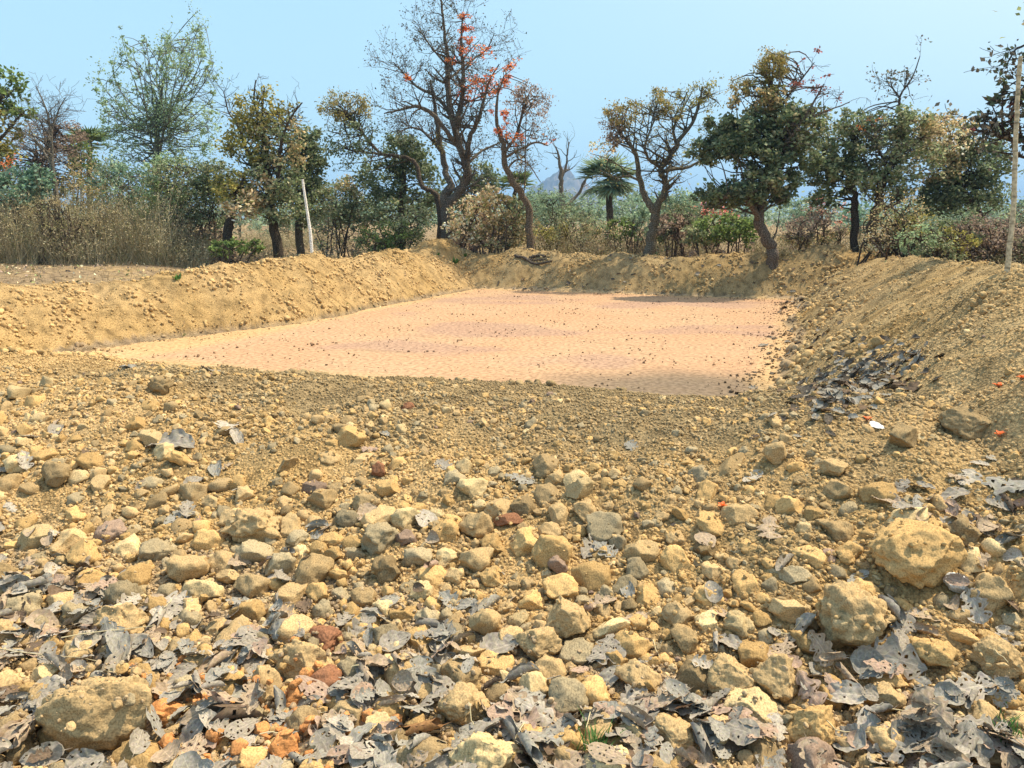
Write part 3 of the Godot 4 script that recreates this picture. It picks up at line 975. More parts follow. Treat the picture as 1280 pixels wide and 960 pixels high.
const GREENS := {
	"dark": [Color(0.046, 0.062, 0.030), Color(0.062, 0.077, 0.038), Color(0.095, 0.104, 0.060)],
	"dusty": [Color(0.085, 0.105, 0.050), Color(0.115, 0.130, 0.070), Color(0.15, 0.14, 0.085), Color(0.06, 0.075, 0.035)],
	"fresh": [Color(0.066, 0.092, 0.026), Color(0.088, 0.112, 0.035), Color(0.05, 0.072, 0.022)],
	"feather": [Color(0.125, 0.165, 0.085), Color(0.155, 0.195, 0.11), Color(0.10, 0.135, 0.07)],
	"blue": [Color(0.075, 0.115, 0.08), Color(0.10, 0.145, 0.10), Color(0.055, 0.09, 0.05)],
	"olive": [Color(0.115, 0.105, 0.028), Color(0.16, 0.135, 0.04), Color(0.075, 0.075, 0.02)],
	"brown": [Color(0.17, 0.13, 0.065), Color(0.23, 0.18, 0.10), Color(0.12, 0.10, 0.05), Color(0.09, 0.10, 0.045)],
	"tan": [Color(0.34, 0.25, 0.15), Color(0.26, 0.19, 0.11), Color(0.40, 0.32, 0.21), Color(0.12, 0.12, 0.05)],
	"straw": [Color(0.16, 0.125, 0.065), Color(0.20, 0.16, 0.09), Color(0.12, 0.10, 0.05)],
	"dry olive": [Color(0.11, 0.105, 0.045), Color(0.14, 0.12, 0.06), Color(0.09, 0.085, 0.04)],
	"withered": [Color(0.12, 0.085, 0.065), Color(0.17, 0.125, 0.09), Color(0.085, 0.065, 0.05)],
	"vine": [Color(0.125, 0.095, 0.032), Color(0.18, 0.135, 0.05), Color(0.09, 0.075, 0.025), Color(0.10, 0.10, 0.03)],
	"bud": [Color(0.045, 0.04, 0.03), Color(0.07, 0.06, 0.045), Color(0.035, 0.045, 0.025)],
	"bloom": [Color(0.42, 0.105, 0.03), Color(0.37, 0.075, 0.025), Color(0.44, 0.15, 0.05)],
	"coral": [Color(0.40, 0.12, 0.085), Color(0.36, 0.09, 0.065), Color(0.42, 0.18, 0.13)],
	"pod": [Color(0.16, 0.055, 0.04), Color(0.22, 0.07, 0.05), Color(0.10, 0.045, 0.035)],
	"misty": [Color(0.10, 0.135, 0.085), Color(0.13, 0.16, 0.10), Color(0.075, 0.105, 0.065)],
}

func plant(called: String, label: String, category: String, px: float, d: float, bark := Color(0.2, 0.155, 0.11), group := "") -> Plant:
	var p := Plant.new()
	p.d = d
	p.bark = bark * 1.35
	var x := at(px, 300, d).x
	p.base = Vector3(x, ground(x, d) - 0.03, -d)
	p.node = thing(called, label, category, p.base, group)
	return p

func curve(pts: PackedVector3Array, rad: PackedFloat32Array, per: int, wobble: float) -> Array:
	var o := PackedVector3Array(); var r := PackedFloat32Array()
	var m := pts.size()
	for k in m - 1:
		for e in per:
			var t := float(e) / per
			var q := pts[k].cubic_interpolate(pts[k + 1], pts[maxi(k - 1, 0)], pts[mini(k + 2, m - 1)], t)
			o.append(q + Vector3(rng.randfn(), rng.randfn(), rng.randfn()) * wobble * rad[k] * (0.0 if k == 0 and e == 0 else 1.0))
			r.append(lerpf(rad[k], rad[k + 1], t) * rng.randf_range(0.93, 1.08))
	o.append(pts[m - 1]); r.append(rad[m - 1])
	return [o, r]

# a limb through places in the picture: [x, y, metres deeper, radius in cm] each
func limb(p: Plant, list: Array, grounded := false) -> void:
	var pts := PackedVector3Array(); var rad := PackedFloat32Array()
	if grounded:
		pts.append(Vector3(0, -0.3, 0)); rad.append(list[0][3] * 0.0118)
	for e in list:
		pts.append(at(e[0], e[1], p.d + e[2]) - p.base); rad.append(e[3] * 0.01)
	var c := curve(pts, rad, 5, 0.18)
	p.wood.tube(c[0], c[1], 9 if list[0][3] > 8 else 7, p.bark)
	var q: PackedVector3Array = c[0]
	for k in range(1, q.size()):
		p.samples.append([q[k], (q[k] - q[k - 1]).normalized(), c[1][k]])

func twig(p: Plant, from: Vector3, dir: Vector3, length: float, r: float, level: int, up: float, kids: int) -> void:
	var pts := PackedVector3Array(); var rad := PackedFloat32Array()
	var q := from
	var a := dir
	var n := 4
	for k in n + 1:
		pts.append(q); rad.append(maxf(r * (1.0 - 0.75 * k / n), 0.0035))
		a = (a + Vector3(rng.randfn(), rng.randfn() + up, rng.randfn()) * 0.20).normalized()
		q += a * length / n
	p.fine.tube(pts, rad, 4 if r < 0.02 else 6, p.bark * (0.9 if level > 0 else 0.8))
	p.tips.append([pts[n], a])
	if level <= 1:
		p.tips.append([pts[2], a])
	if level > 0:
		for k in kids:
			var s := 1 + rng.randi() % n
			var side := Vector3(rng.randfn(), rng.randfn() * 0.7, rng.randfn()).normalized()
			twig(p, pts[s], (a * 0.7 + side).normalized(), length * rng.randf_range(0.5, 0.8), rad[s] * 0.65, level - 1, up, kids)

func twigs(p: Plant, count: int, length: float, level: int, up := 0.35, kids := 3, from_share := 0.25) -> void:
	for k in count:
		var e: Array = p.samples[int(lerpf(from_share, 1.0, rng.randf()) * (p.samples.size() - 1))]
		var side := Vector3(rng.randfn(), rng.randfn() * 0.6, rng.randfn()).normalized()
		twig(p, e[0], (e[1] * 0.6 + side).normalized(), length * rng.randf_range(0.6, 1.25), minf(e[2] * 0.55, 0.05), level, up, kids)

func pick(set_: String) -> Color:
	var a: Array = GREENS[set_]
	var c: Color = a[rng.randi() % a.size()]
	return c * rng.randf_range(1.6, 3.9)

func one_leaf(g: Geo, q: Vector3, size: float, col: Color, hang := 0.0) -> void:
	var ax := Vector3(rng.randfn(), rng.randfn() * 0.7 - hang, rng.randfn()).normalized() * size
	var across := ax.cross(Vector3(rng.randfn(), rng.randfn(), rng.randfn())).normalized() * size * 0.30
	g.leaf(q, ax, across, ax.cross(across).normalized() * size * 0.08, col)

# foliage in an uneven mass of clumps: centre and half sizes in picture units
func blob(p: Plant, px: float, py: float, deeper: float, rx: float, ry: float, clumps: int, per: int, size: float, tones: String, into: Geo = null, hang := 0.0, stalks := true) -> void:
	var g := into if into else p.leaves
	var c := at(px, py, p.d + deeper) - p.base
	var sx := rx * p.d / F
	var sy := ry * p.d / F
	for k in int(clumps * (0.85 if size > 0.08 else 1.0)):
		var o := Vector3(rng.randf_range(-1, 1), rng.randf_range(-1, 1), rng.randf_range(-1, 1))
		while o.length() > 1.0:
			o = Vector3(rng.randf_range(-1, 1), rng.randf_range(-1, 1), rng.randf_range(-1, 1))
		o = o * lerpf(1.0, 1.0 / maxf(o.length(), 0.3), 0.35) * (rng.randf_range(1.0, 1.4) if rng.randf() < 0.25 else 1.0)
		var q := c + Vector3(o.x * sx, o.y * sy, o.z * minf(sx, 1.6 * sy))
		var tone := rng.randf_range(0.7, 1.3)
		var spread := minf(sx, sy) * rng.randf_range(0.11, 0.27)
		for e in int(per * rng.randf_range(0.2, 1.25)):
			var l := q + Vector3(rng.randfn(), rng.randfn() * 0.8, rng.randfn()) * spread
			one_leaf(g, l, size * rng.randf_range(0.65, 1.3), pick(tones) * tone, hang)
		if stalks and p.samples.size() and k % 2 == 0:
			var best: Array = p.samples[0]
			var near := 1e9
			for e in 14:
				var s: Array = p.samples[rng.randi() % p.samples.size()]
				if s[0].distance_to(q) < near and s[0].y < q.y + 0.4:
					near = s[0].distance_to(q); best = s
			if near < 1e8:
				var mid: Vector3 = (best[0] + q) * 0.5 + Vector3(rng.randfn(), rng.randfn() + 0.4, rng.randfn()) * near * 0.12
				var cu := curve(PackedVector3Array([best[0], mid, q]), PackedFloat32Array([minf(best[2] * 0.5, 0.03), 0.014, 0.006]), 3, 0.3)
				p.fine.tube(cu[0], cu[1], 4, p.bark * 0.85)

func tip_leaves(p: Plant, per: int, size: float, tones: String, share := 1.0, spread := 0.07) -> void:
	for e in p.tips:
		if rng.randf() > share: continue
		for k in per:
			one_leaf(p.leaves, e[0] + Vector3(rng.randfn(), rng.randfn(), rng.randfn()) * spread, size * rng.randf_range(0.6, 1.3), pick(tones), 0.2)

# flowers on the twigs that pass near a place in the picture
func flowers(p: Plant, px: float, py: float, deeper: float, rx: float, ry: float, count: int, tones := "bloom", size := 0.075) -> void:
	var c := at(px, py, p.d + deeper) - p.base
	var s := p.d / F
	for k in count:
		var q := c + Vector3(rng.randfn() * rx, rng.randfn() * ry, rng.randfn() * rx) * s * 0.6
		# settle on the twig end next to it
		var near := 0.45
		var spot := q
		for e in p.tips:
			var far_: float = e[0].distance_to(q)
			if far_ < near:
				near = far_; spot = e[0]
		q = spot
		# a raceme: a short stalk with flowers along it
		var dir := Vector3(rng.randfn(), rng.randf_range(-0.2, 0.6), rng.randfn()).normalized()
		p.fine.tube(PackedVector3Array([q - dir * 0.12, q, q + dir * 0.14]), PackedFloat32Array([0.006, 0.005, 0.004]), 4, p.bark * 0.7)
		for e in 7:
			one_leaf(p.bloom, q + dir * rng.randf_range(-0.12, 0.14) + Vector3(rng.randfn(), rng.randfn(), rng.randfn()) * 0.025, size * rng.randf_range(0.7, 1.2), pick(tones))

func finish(p: Plant) -> void:
	if p.wood.i.size(): obj("trunk", p.wood.mesh(), M.bark, p.node)
	if p.fine.i.size():
		var o := obj("twig_growth", p.fine.mesh(), M.bark, p.node)
		o.set_meta("kind", "stuff")
	if p.leaves.i.size():
		var o := obj("crown", p.leaves.mesh(), M.leafage, p.node)
		o.set_meta("kind", "stuff")
	if p.vine.i.size():
		var o := obj("creeper", p.vine.mesh(), M.leafage, p.node)
		o.set_meta("kind", "stuff")
	if p.bloom.i.size():
		var o := obj("blossom", p.bloom.mesh(), M.petal, p.node)
		o.set_meta("kind", "stuff")

# a shrub: stems from the foot to the clumps, leaves all round
func shrub(called: String, label: String, px: float, d: float, parts: Array, size: float, group := "", stems := 12) -> void:
	var p := plant(called, label, "bush", px, d, Color(0.16, 0.12, 0.085), group)
	for k in stems:
		var e: Array = parts[rng.randi() % parts.size()]
		var a := at(e[0] + rng.randf_range(-0.8, 0.8) * e[2], e[1] - rng.randf_range(-0.4, 0.9) * e[3], d + rng.randf_range(-0.4, 0.4)) - p.base
		var from := Vector3(rng.randfn() * 0.3 + a.x * 0.4, 0, rng.randfn() * 0.3)
		from.y = ground(p.base.x + from.x, -(p.base.z + from.z)) - p.base.y
		var c := curve(PackedVector3Array([from, (from + a) * 0.5 + Vector3(rng.randfn() * 0.1, 0.15, rng.randfn() * 0.1), a]), PackedFloat32Array([0.025, 0.016, 0.006]), 4, 0.4)
		p.wood.tube(c[0], c[1], 5, p.bark)
		for q in c[0]:
			p.samples.append([q, Vector3.UP, 0.012])
	for e in parts:
		blob(p, e[0], e[1], e[6] if e.size() > 6 else 0.0, e[2], e[3], e[4], 40, size, e[5], null, 0.15)
		var foot := at(e[0], e[1], d)
		var low := seen_at(Vector3(foot.x, ground(foot.x, d), -d)).y
		var from_: float = e[1] + e[3] * 0.6
		if low - from_ > 6.0:
			blob(p, e[0], (from_ + low) * 0.5, 0.3, e[2] * 0.9, (low - from_) * 0.5 + 3.0, int(e[4] * 0.55), 30, size, e[5] if rng.randf() < 0.4 else "withered", null, 0.15, false)
	finish(p)

# a fan palm
func palm(label: String, px: float, py: float, d: float, reach: float, tones: String, skirt: bool) -> void:
	var p := plant("fan_palm", label, "palm", px, d, Color(0.12, 0.10, 0.08))
	limb(p, [[px, 320, 0, 15], [px, py + 30, 0, 12], [px + 1, py + 4, 0, 10]], true)
	var c := at(px, py, d) - p.base
	for k in (42 if skirt else 30):
		var a := rng.randf() * TAU
		var rise := rng.randf_range(-0.75, 1.0) if skirt else rng.randf_range(-0.3, 1.0)
		var dir := Vector3(cos(a), rise, sin(a)).normalized()
		var hub := c + dir * reach * 0.5
		var frond := Geo.new()
		frond.tube(PackedVector3Array([c, c + dir * reach * 0.25 + Vector3(0, 0.04, 0), hub]), PackedFloat32Array([0.025, 0.018, 0.012]), 4, Color(0.14, 0.15, 0.06))
		frond.n.clear()
		var side := dir.cross(Vector3.UP).normalized()
		var up := side.cross(dir)
		for e in 17:
			var b := lerpf(-1.9, 1.9, e / 16.0)
			var ray_ := (dir * cos(b) + side * sin(b)).normalized() * reach * (0.55 - 0.1 * absf(b) / 1.9) + Vector3(0, -0.10 * reach * rng.randf(), 0)
			frond.leaf(hub, ray_, ray_.cross(up).normalized() * reach * 0.035, up * 0.02, pick(tones) * 0.85)
		obj("frond", frond.mesh(), M.leafage, p.node)
	finish(p)

func make_trees() -> void:
	var grey := Color(0.30, 0.26, 0.20)
	# ---- the tall flame tree in the middle
	var p := plant("flame_tree", "tall bare flame tree with orange blossom and a forked trunk behind the far left mound", "tree", 562, 23.8, Color(0.225, 0.19, 0.15))
	limb(p, [[560, 275, 0, 22], [556, 247, 0, 16], [564, 232, 0.1, 11], [556, 210, 0.3, 9], [550, 176, 0.4, 9.0], [543, 135, 0.5, 5.7], [538, 100, 0.6, 2.5]], true)
	limb(p, [[556, 258, 0, 15.0], [575, 240, -0.1, 13.6], [584, 214, -0.2, 12], [575, 184, -0.2, 10.5], [565, 150, -0.1, 8.6], [560, 112, 0, 8.2], [559, 67, 0.1, 5.7], [554, 22, 0.1, 3.3], [551, -8, 0.2, 1.6]])
	limb(p, [[569, 160, -0.1, 9.0], [576, 130, -0.3, 7.4], [579, 97, -0.4, 5.7], [577, 60, -0.5, 4.1], [578, 20, -0.5, 1.6]])
	limb(p, [[584, 208, -0.2, 9.0], [586, 176, -0.5, 7.4], [597, 152, -0.6, 5.7], [605, 124, -0.7, 4.1], [612, 100, -0.7, 2.5], [624, 80, -0.8, 1.6]])
	limb(p, [[572, 182, -0.2, 7.4], [545, 147, -0.5, 6.1], [522, 133, -0.6, 4.9], [500, 137, -0.8, 3.3], [480, 142, -0.9, 1.6]])
	limb(p, [[565, 145, -0.1, 5.7], [545, 120, 0.3, 4.9], [522, 109, 0.5, 3.7], [505, 92, 0.6, 2.5], [492, 78, 0.7, 1.6]])
	limb(p, [[585, 205, -0.2, 4.9], [600, 190, 0.3, 4.1], [614, 183, 0.5, 2.9], [625, 178, 0.6, 1.6]])
	limb(p, [[560, 100, 0, 4.1], [590, 75, 0.6, 2.9], [608, 62, 0.8, 2.0], [618, 42, 0.9, 1.2]])
	limb(p, [[558, 80, 0, 3.3], [540, 60, 0.7, 2.5], [530, 45, 0.8, 1.6]])
	limb(p, [[552, 190, 0.4, 4.9], [530, 165, 0.9, 3.7], [512, 160, 1.1, 2.5], [495, 168, 1.2, 1.6]])
	twigs(p, 170, 0.72, 2, 0.30, 3, 0.18)
	tip_leaves(p, 2, 0.06, "bud", 0.75, 0.05)
	for e in [[607, 105, 22, 9, 22], [626, 112, 14, 12, 16], [580, 50, 8, 18, 14], [596, 60, 12, 5, 12], [563, 75, 5, 3, 4], [503, 90, 5, 5, 5], [632, 90, 16, 6, 12], [580, 38, 5, 4, 5], [577, 20, 3, 4, 3], [590, 118, 10, 8, 8]]:
		flowers(p, e[0], e[1], -0.5, e[2], e[3], int(e[4] * 2.2))
	blob(p, 548, 178, 0.3, 10, 14, 8, 26, 0.07, "vine", p.vine, 0.6)
	finish(p)
	# ---- the second flame tree, leaning
	p = plant("flame_tree", "leaning slender flame tree with orange flowers and a brown creeper dome", "tree", 662, 22.4, Color(0.24, 0.185, 0.13))
	limb(p, [[661, 290, 0, 11], [660, 258, 0, 10], [642, 228, -0.1, 9], [631, 205, -0.2, 8], [629, 180, -0.2, 7], [621, 150, -0.2, 5], [622, 120, -0.2, 3], [630, 95, -0.2, 2]], true)
	limb(p, [[631, 190, -0.2, 5], [645, 170, 0.1, 4], [652, 145, 0.2, 3.5], [660, 120, 0.2, 2.5]])
	limb(p, [[632, 196, -0.2, 4], [650, 187, -0.4, 3.2], [668, 178, -0.5, 2.6], [685, 182, -0.5, 1.6]])
	limb(p, [[634, 212, -0.2, 3.5], [645, 200, 0.3, 2.5], [660, 205, 0.4, 1.8], [676, 228, 0.4, 1.0]])
	limb(p, [[654, 262, -0.3, 1.5], [656, 220, -0.3, 1.5], [657, 170, -0.2, 1.5], [658, 130, 0, 1.2]])
	twigs(p, 34, 0.55, 2, 0.3, 3, 0.3)
	tip_leaves(p, 1, 0.065, "bud", 0.8, 0.05)
	for e in [[625, 146, 9, 14, 18], [640, 172, 10, 6, 10], [650, 162, 5, 5, 4], [684, 176, 4, 2, 3], [620, 160, 4, 6, 5], [641, 88, 8, 6, 8]]:
		flowers(p, e[0], e[1], -0.3, e[2], e[3], int(e[4] * 1.6))
	blob(p, 664, 128, 0.1, 23, 20, 46, 46, 0.055, "withered", p.vine, 1.0)
	blob(p, 668, 150, 0.1, 16, 22, 16, 22, 0.055, "withered", p.vine, 1.4)
	blob(p, 655, 210, 0.1, 10, 30, 14, 12, 0.06, "tan", p.vine, 1.0)
	finish(p)
	# ---- left of it a leaning tree that carries a creeper dome
	p = plant("leaning_tree", "leaning tree with a dark creeper dome at its end and hanging leaves", "tree", 548, 24.6, Color(0.17, 0.13, 0.095))
	limb(p, [[550, 265, 0, 10], [541, 240, 0, 8], [527, 232, 0, 7], [520, 205, 0.2, 6], [500, 195, 0.3, 5], [478, 193, 0.4, 4.4], [462, 178, 0.4, 5], [444, 155, 0.4, 4], [430, 138, 0.4, 3]], true)
	limb(p, [[480, 193, 0.4, 4], [455, 190, 0.1, 3], [435, 187, 0, 2]])
	twigs(p, 30, 0.6, 1, 0.1, 3, 0.5)
	blob(p, 432, 132, 0.4, 27, 17, 70, 52, 0.06, "vine", p.vine, 0.8)
	blob(p, 420, 148, 0.4, 22, 14, 18, 26, 0.055, "vine", p.vine, 1.4)
	blob(p, 440, 178, 0.3, 42, 22, 46, 30, 0.085, "dark", null, 0.6)
	blob(p, 425, 200, 0.3, 22, 16, 16, 22, 0.08, "dark", null, 0.9)
	tip_leaves(p, 3, 0.08, "dark", 0.8, 0.1)
	finish(p)
	# ---- dense dark trees behind and between
	p = plant("leafy_tree", "dense dark green tree left of the tall flame tree", "tree", 500, 26.5)
	limb(p, [[500, 280, 0, 14], [503, 240, 0, 11], [506, 205, 0, 7], [507, 180, 0, 3]], true)
	blob(p, 507, 192, 0, 28, 22, 60, 60, 0.12, "dark")
	blob(p, 480, 222, 0, 30, 24, 50, 55, 0.12, "dark")
	blob(p, 525, 230, 0, 26, 32, 55, 55, 0.12, "dark")
	blob(p, 500, 262, 0, 40, 22, 55, 55, 0.12, "dusty")
	finish(p)
	p = plant("leafy_tree", "narrow dark green tree behind the white pole", "tree", 377, 23.5)
	limb(p, [[374, 290, 0, 12], [377, 250, 0, 9], [380, 200, 0, 5], [381, 170, 0, 2]], true)
	blob(p, 381, 178, 0, 17, 16, 36, 60, 0.11, "dark")
	blob(p, 383, 205, 0, 21, 26, 70, 60, 0.11, "dark")
	blob(p, 372, 235, -0.2, 26, 22, 50, 55, 0.11, "dark")
	blob(p, 392, 255, -0.2, 26, 24, 46, 50, 0.10, "dusty")
	finish(p)
	# ---- the mottled brown and green tree
	p = plant("mottled_tree", "mottled brown and green tree with bare twigs on top, left of the white pole", "tree", 347, 22.2, Color(0.15, 0.115, 0.08))
	limb(p, [[344, 290, 0, 13], [338, 258, 0, 11], [335, 220, 0, 9], [330, 180, 0.1, 7], [328, 140, 0.1, 4], [330, 108, 0.1, 2]], true)
	limb(p, [[340, 250, 0, 8], [348, 215, -0.3, 6], [352, 175, -0.4, 4], [365, 145, -0.4, 2.5], [378, 128, -0.4, 1.5]])
	limb(p, [[335, 225, 0, 7], [312, 195, 0.2, 5], [298, 160, 0.3, 3], [285, 138, 0.3, 2], [280, 115, 0.3, 1.2]])
	limb(p, [[331, 165, 0, 4], [318, 130, 0.2, 2.5], [320, 100, 0.2, 1.5]])
	twigs(p, 46, 0.55, 2, 0.5, 2, 0.5)
	blob(p, 328, 140, 0, 30, 24, 50, 44, 0.10, "olive")
	blob(p, 312, 178, 0, 28, 28, 62, 46, 0.10, "olive")
	blob(p, 350, 180, -0.2, 32, 30, 36, 46, 0.10, "brown")
	blob(p, 345, 175, 0.2, 34, 32, 40, 46, 0.10, "dusty")
	blob(p, 340, 225, -0.3, 34, 24, 60, 44, 0.10, "dusty")
	blob(p, 318, 238, -0.4, 26, 24, 44, 40, 0.11, "tan")
	blob(p, 355, 262, -0.4, 26, 20, 36, 40, 0.10, "dusty")
	finish(p)
	p = plant("leafy_tree", "small tree with a dark leaning trunk and bleached leaves", "tree", 283, 21.5, Color(0.10, 0.08, 0.06))
	limb(p, [[285, 290, 0, 13], [290, 270, 0, 11], [298, 245, 0, 8], [305, 220, 0, 4]], true)
	blob(p, 305, 258, -0.2, 24, 18, 30, 44, 0.11, "tan")
	blob(p, 290, 235, 0, 26, 20, 40, 44, 0.10, "olive")
	finish(p)
	# ---- the feathery green tree
	p = plant("feathery_tree", "tall airy pale green tree with steep thin branches", "tree", 197, 29.0, Color(0.30, 0.29, 0.22))
	limb(p, [[197, 280, 0, 15], [196, 230, 0, 13], [195, 200, 0, 11], [197, 168, 0, 8], [201, 130, 0.1, 5], [204, 95, 0.1, 2.5]], true)
	for e in [[152, 45, 0.6], [166, 66, -0.7], [183, 48, 0.3], [200, 62, -0.9], [206, 48, 0.9], [214, 52, -0.4], [232, 50, 0.5], [241, 62, -0.8], [250, 28, 0.2], [257, 48, 0.8], [268, 78, -0.5], [270, 115, 0.4], [140, 84, -0.4], [122, 100, 0.3], [127, 130, -0.6], [176, 90, 1.2], [225, 90, -1.2], [150, 130, 0.9], [262, 150, -0.9], [190, 110, 1.5]]:
		var x0 := 197.0 + rng.randf_range(-2, 3)
		var bow := rng.randf_range(-7, 7)
		limb(p, [[x0, 200 - rng.randf() * 75, 0, 3.6], [lerpf(x0, e[0], 0.30) + bow, lerpf(180, e[1], 0.30), e[2] * 0.6, 2.4], [lerpf(x0, e[0], 0.75) - bow * 0.6, lerpf(180, e[1], 0.68), e[2], 1.5], [e[0], e[1], e[2] * 1.2, 0.7]])
	twigs(p, 170, 0.55, 1, 1.1, 2, 0.3)
	tip_leaves(p, 5, 0.08, "feather", 1.0, 0.13)
	for e in [[152, 45], [166, 66], [183, 48], [200, 62], [206, 48], [214, 52], [232, 50], [241, 62], [250, 28], [257, 48], [268, 78], [270, 115], [140, 84], [122, 100], [127, 130], [176, 90], [225, 90], [150, 130], [262, 150], [190, 110], [165, 150], [240, 140], [140, 165], [255, 180], [205, 120], [215, 150]]:
		blob(p, lerpf(e[0], 197, 0.06), e[1] + 22, rng.randf_range(-0.7, 0.7), 5.5, 30, 16, 24, 0.075, "feather")
	for e in [[150, 190, 22, 22], [172, 198, 24, 20], [243, 196, 24, 22], [216, 182, 20, 24], [182, 165, 18, 26], [228, 160, 20, 26], [160, 150, 18, 24], [256, 165, 16, 26], [135, 160, 14, 24]]:
		blob(p, e[0], e[1], rng.randf_range(-0.7, 0.7), e[2], e[3], 30, 20, 0.075, "feather")
	finish(p)
	# ---- left edge
	p = plant("leafy_tree", "yellow-green broadleaf tree with some orange blossom at the left edge", "tree", -18, 24.0, Color(0.2, 0.16, 0.11))
	limb(p, [[-16, 280, 0, 14], [-14, 220, 0, 11], [-8, 160, 0, 7], [4, 110, 0, 3]], true)
	limb(p, [[-12, 190, 0, 6], [12, 160, 0, 4], [30, 140, 0, 2]])
	blob(p, 4, 112, 0, 17, 26, 34, 40, 0.14, "fresh")
	blob(p, -8, 165, 0, 30, 34, 60, 44, 0.14, "olive")
	blob(p, 26, 140, 0, 15, 10, 14, 26, 0.13, "fresh")
	blob(p, -6, 225, 0, 26, 30, 44, 44, 0.13, "dark")
	flowers(p, 6, 206, -0.6, 8, 7, 16)
	finish(p)
	p = plant("withered_tree", "tangled brown withered tree at the left behind the bare tree", "tree", 50, 26.5, Color(0.16, 0.125, 0.10))
	limb(p, [[52, 280, 0, 12], [50, 230, 0, 9], [56, 190, 0, 6], [70, 160, 0, 3]], true)
	twigs(p, 60, 0.9, 2, 0.1, 3, 0.2)
	blob(p, 45, 190, 0, 46, 34, 90, 44, 0.07, "withered")
	blob(p, 85, 165, 0, 26, 12, 30, 40, 0.07, "withered")
	blob(p, 40, 230, 0, 40, 22, 50, 44, 0.09, "dark")
	blob(p, 112, 222, 0, 26, 18, 34, 40, 0.08, "brown")
	finish(p)
	p = plant("bare_tree", "leafless pale grey tree in front of the withered tree", "tree", 72, 23.0, grey)
	limb(p, [[72, 265, 0, 8], [70, 238, 0, 7], [65, 205, 0, 6], [64, 170, 0, 4], [57, 135, 0, 2.4], [45, 108, 0, 1.2]], true)
	limb(p, [[64, 165, 0, 3], [72, 140, 0.3, 2], [82, 122, 0.3, 1]])
	limb(p, [[66, 210, 0, 3.5], [48, 180, 0.4, 2.2], [28, 165, 0.5, 1.2]])
	limb(p, [[66, 195, 0, 3], [45, 176, -0.4, 2], [34, 150, -0.4, 1]])
	twigs(p, 44, 0.6, 2, 0.35, 3, 0.25)
	finish(p)
	palm("fan palm with a round green head rising behind the left thicket", 112, 180, 38.0, 1.25, "fresh", false)
	# dry bushes of the thicket on the left, each with its own tangle
	var dry := [[12, 19.0, [[10, 278, 40, 26, 70, "straw"], [-20, 290, 36, 24, 50, "dry olive"], [15, 305, 44, 18, 50, "straw"]], "pale dry bush at the left edge of the thicket"], [75, 18.2, [[72, 282, 36, 26, 60, "dry olive"], [84, 300, 30, 18, 40, "withered"], [62, 262, 26, 16, 30, "straw"]], "darker brown dry bush with olive sprigs in the middle of the thicket"], [128, 19.0, [[128, 285, 40, 24, 70, "straw"], [112, 300, 34, 18, 44, "dry olive"], [140, 270, 30, 18, 30, "straw"]], "tall straw-coloured dry bush below the blue-green bush"], [185, 19.6, [[186, 296, 40, 22, 60, "straw"], [170, 280, 30, 18, 40, "dry olive"], [205, 305, 34, 14, 36, "withered"]], "straw-coloured dry bush at the foot of the bushes"], [236, 20.0, [[236, 306, 32, 15, 40, "dry olive"], [222, 296, 24, 14, 26, "straw"]], "low brown dry bush where the thicket ends"]]
	for e in dry:
		shrub("dry_bush", e[3], e[0], e[1] + 3.2, e[2], 0.04, "dry bushes of the left thicket", 60)
	shrub("bush", "blue-green bush at the left edge above the dry grass", 22, 22.5, [[20, 238, 34, 22, 60, "blue"], [48, 225, 16, 16, 20, "blue"]], 0.13)
	shrub("bush", "yellow-green bush in front of the fan palm", 97, 30.0, [[97, 188, 14, 16, 26, "fresh"], [105, 205, 16, 14, 24, "fresh"], [100, 240, 24, 30, 40, "olive"]], 0.12)
	shrub("bush", "bluish green bush below the feathery tree", 160, 24.0, [[160, 232, 36, 24, 80, "blue"], [140, 218, 22, 18, 36, "misty"], [165, 262, 40, 20, 60, "dusty"]], 0.09)
	shrub("bush", "broad deep green bush right of the feathery tree's trunk", 238, 23.0, [[232, 228, 42, 26, 110, "dusty"], [255, 250, 34, 28, 90, "dark"], [215, 255, 36, 26, 80, "fresh"], [272, 220, 20, 18, 40, "dusty"], [245, 282, 44, 18, 60, "dusty"], [205, 208, 24, 14, 36, "feather"]], 0.085)
	shrub("bush", "small bright green bush at the foot of the dark leaning trunk", 300, 20.5, [[300, 308, 36, 8, 30, "fresh"], [275, 312, 14, 8, 12, "fresh"]], 0.09)
	shrub("bush", "dull bush of green and brown behind the white pole", 420, 27.0, [[425, 248, 34, 22, 70, "dusty"], [450, 262, 30, 20, 50, "dark"], [408, 272, 26, 16, 36, "dusty"], [440, 232, 20, 12, 24, "brown"]], 0.10)
	shrub("bush", "light green low bush left of the mound", 492, 22.6, [[490, 295, 40, 15, 70, "fresh"], [470, 302, 26, 12, 30, "dusty"], [512, 282, 26, 18, 40, "dusty"]], 0.075)
	shrub("bush", "brown-leaved bush leaning on the flame tree's trunk", 612, 22.8, [[600, 258, 24, 20, 44, "tan"], [626, 262, 20, 22, 36, "brown"], [645, 282, 24, 20, 40, "brown"], [583, 282, 22, 20, 36, "tan"], [618, 296, 44, 14, 44, "brown"], [612, 244, 14, 14, 14, "tan"], [648, 258, 14, 16, 16, "dusty"]], 0.095)
	shrub("bush", "dark leafy bush behind the leaning flame tree", 600, 27.0, [[600, 222, 22, 18, 40, "dark"], [590, 245, 24, 20, 40, "dark"]], 0.12)
	palm("low fan palm behind the brown-leaved bush", 643, 232, 42.0, 1.25, "fresh", false)
	# ---- slim bare tree with the hill behind it
	p = plant("bare_tree", "slim leafless tree in front of the distant hill", "tree", 703, 36.0, Color(0.26, 0.215, 0.16))
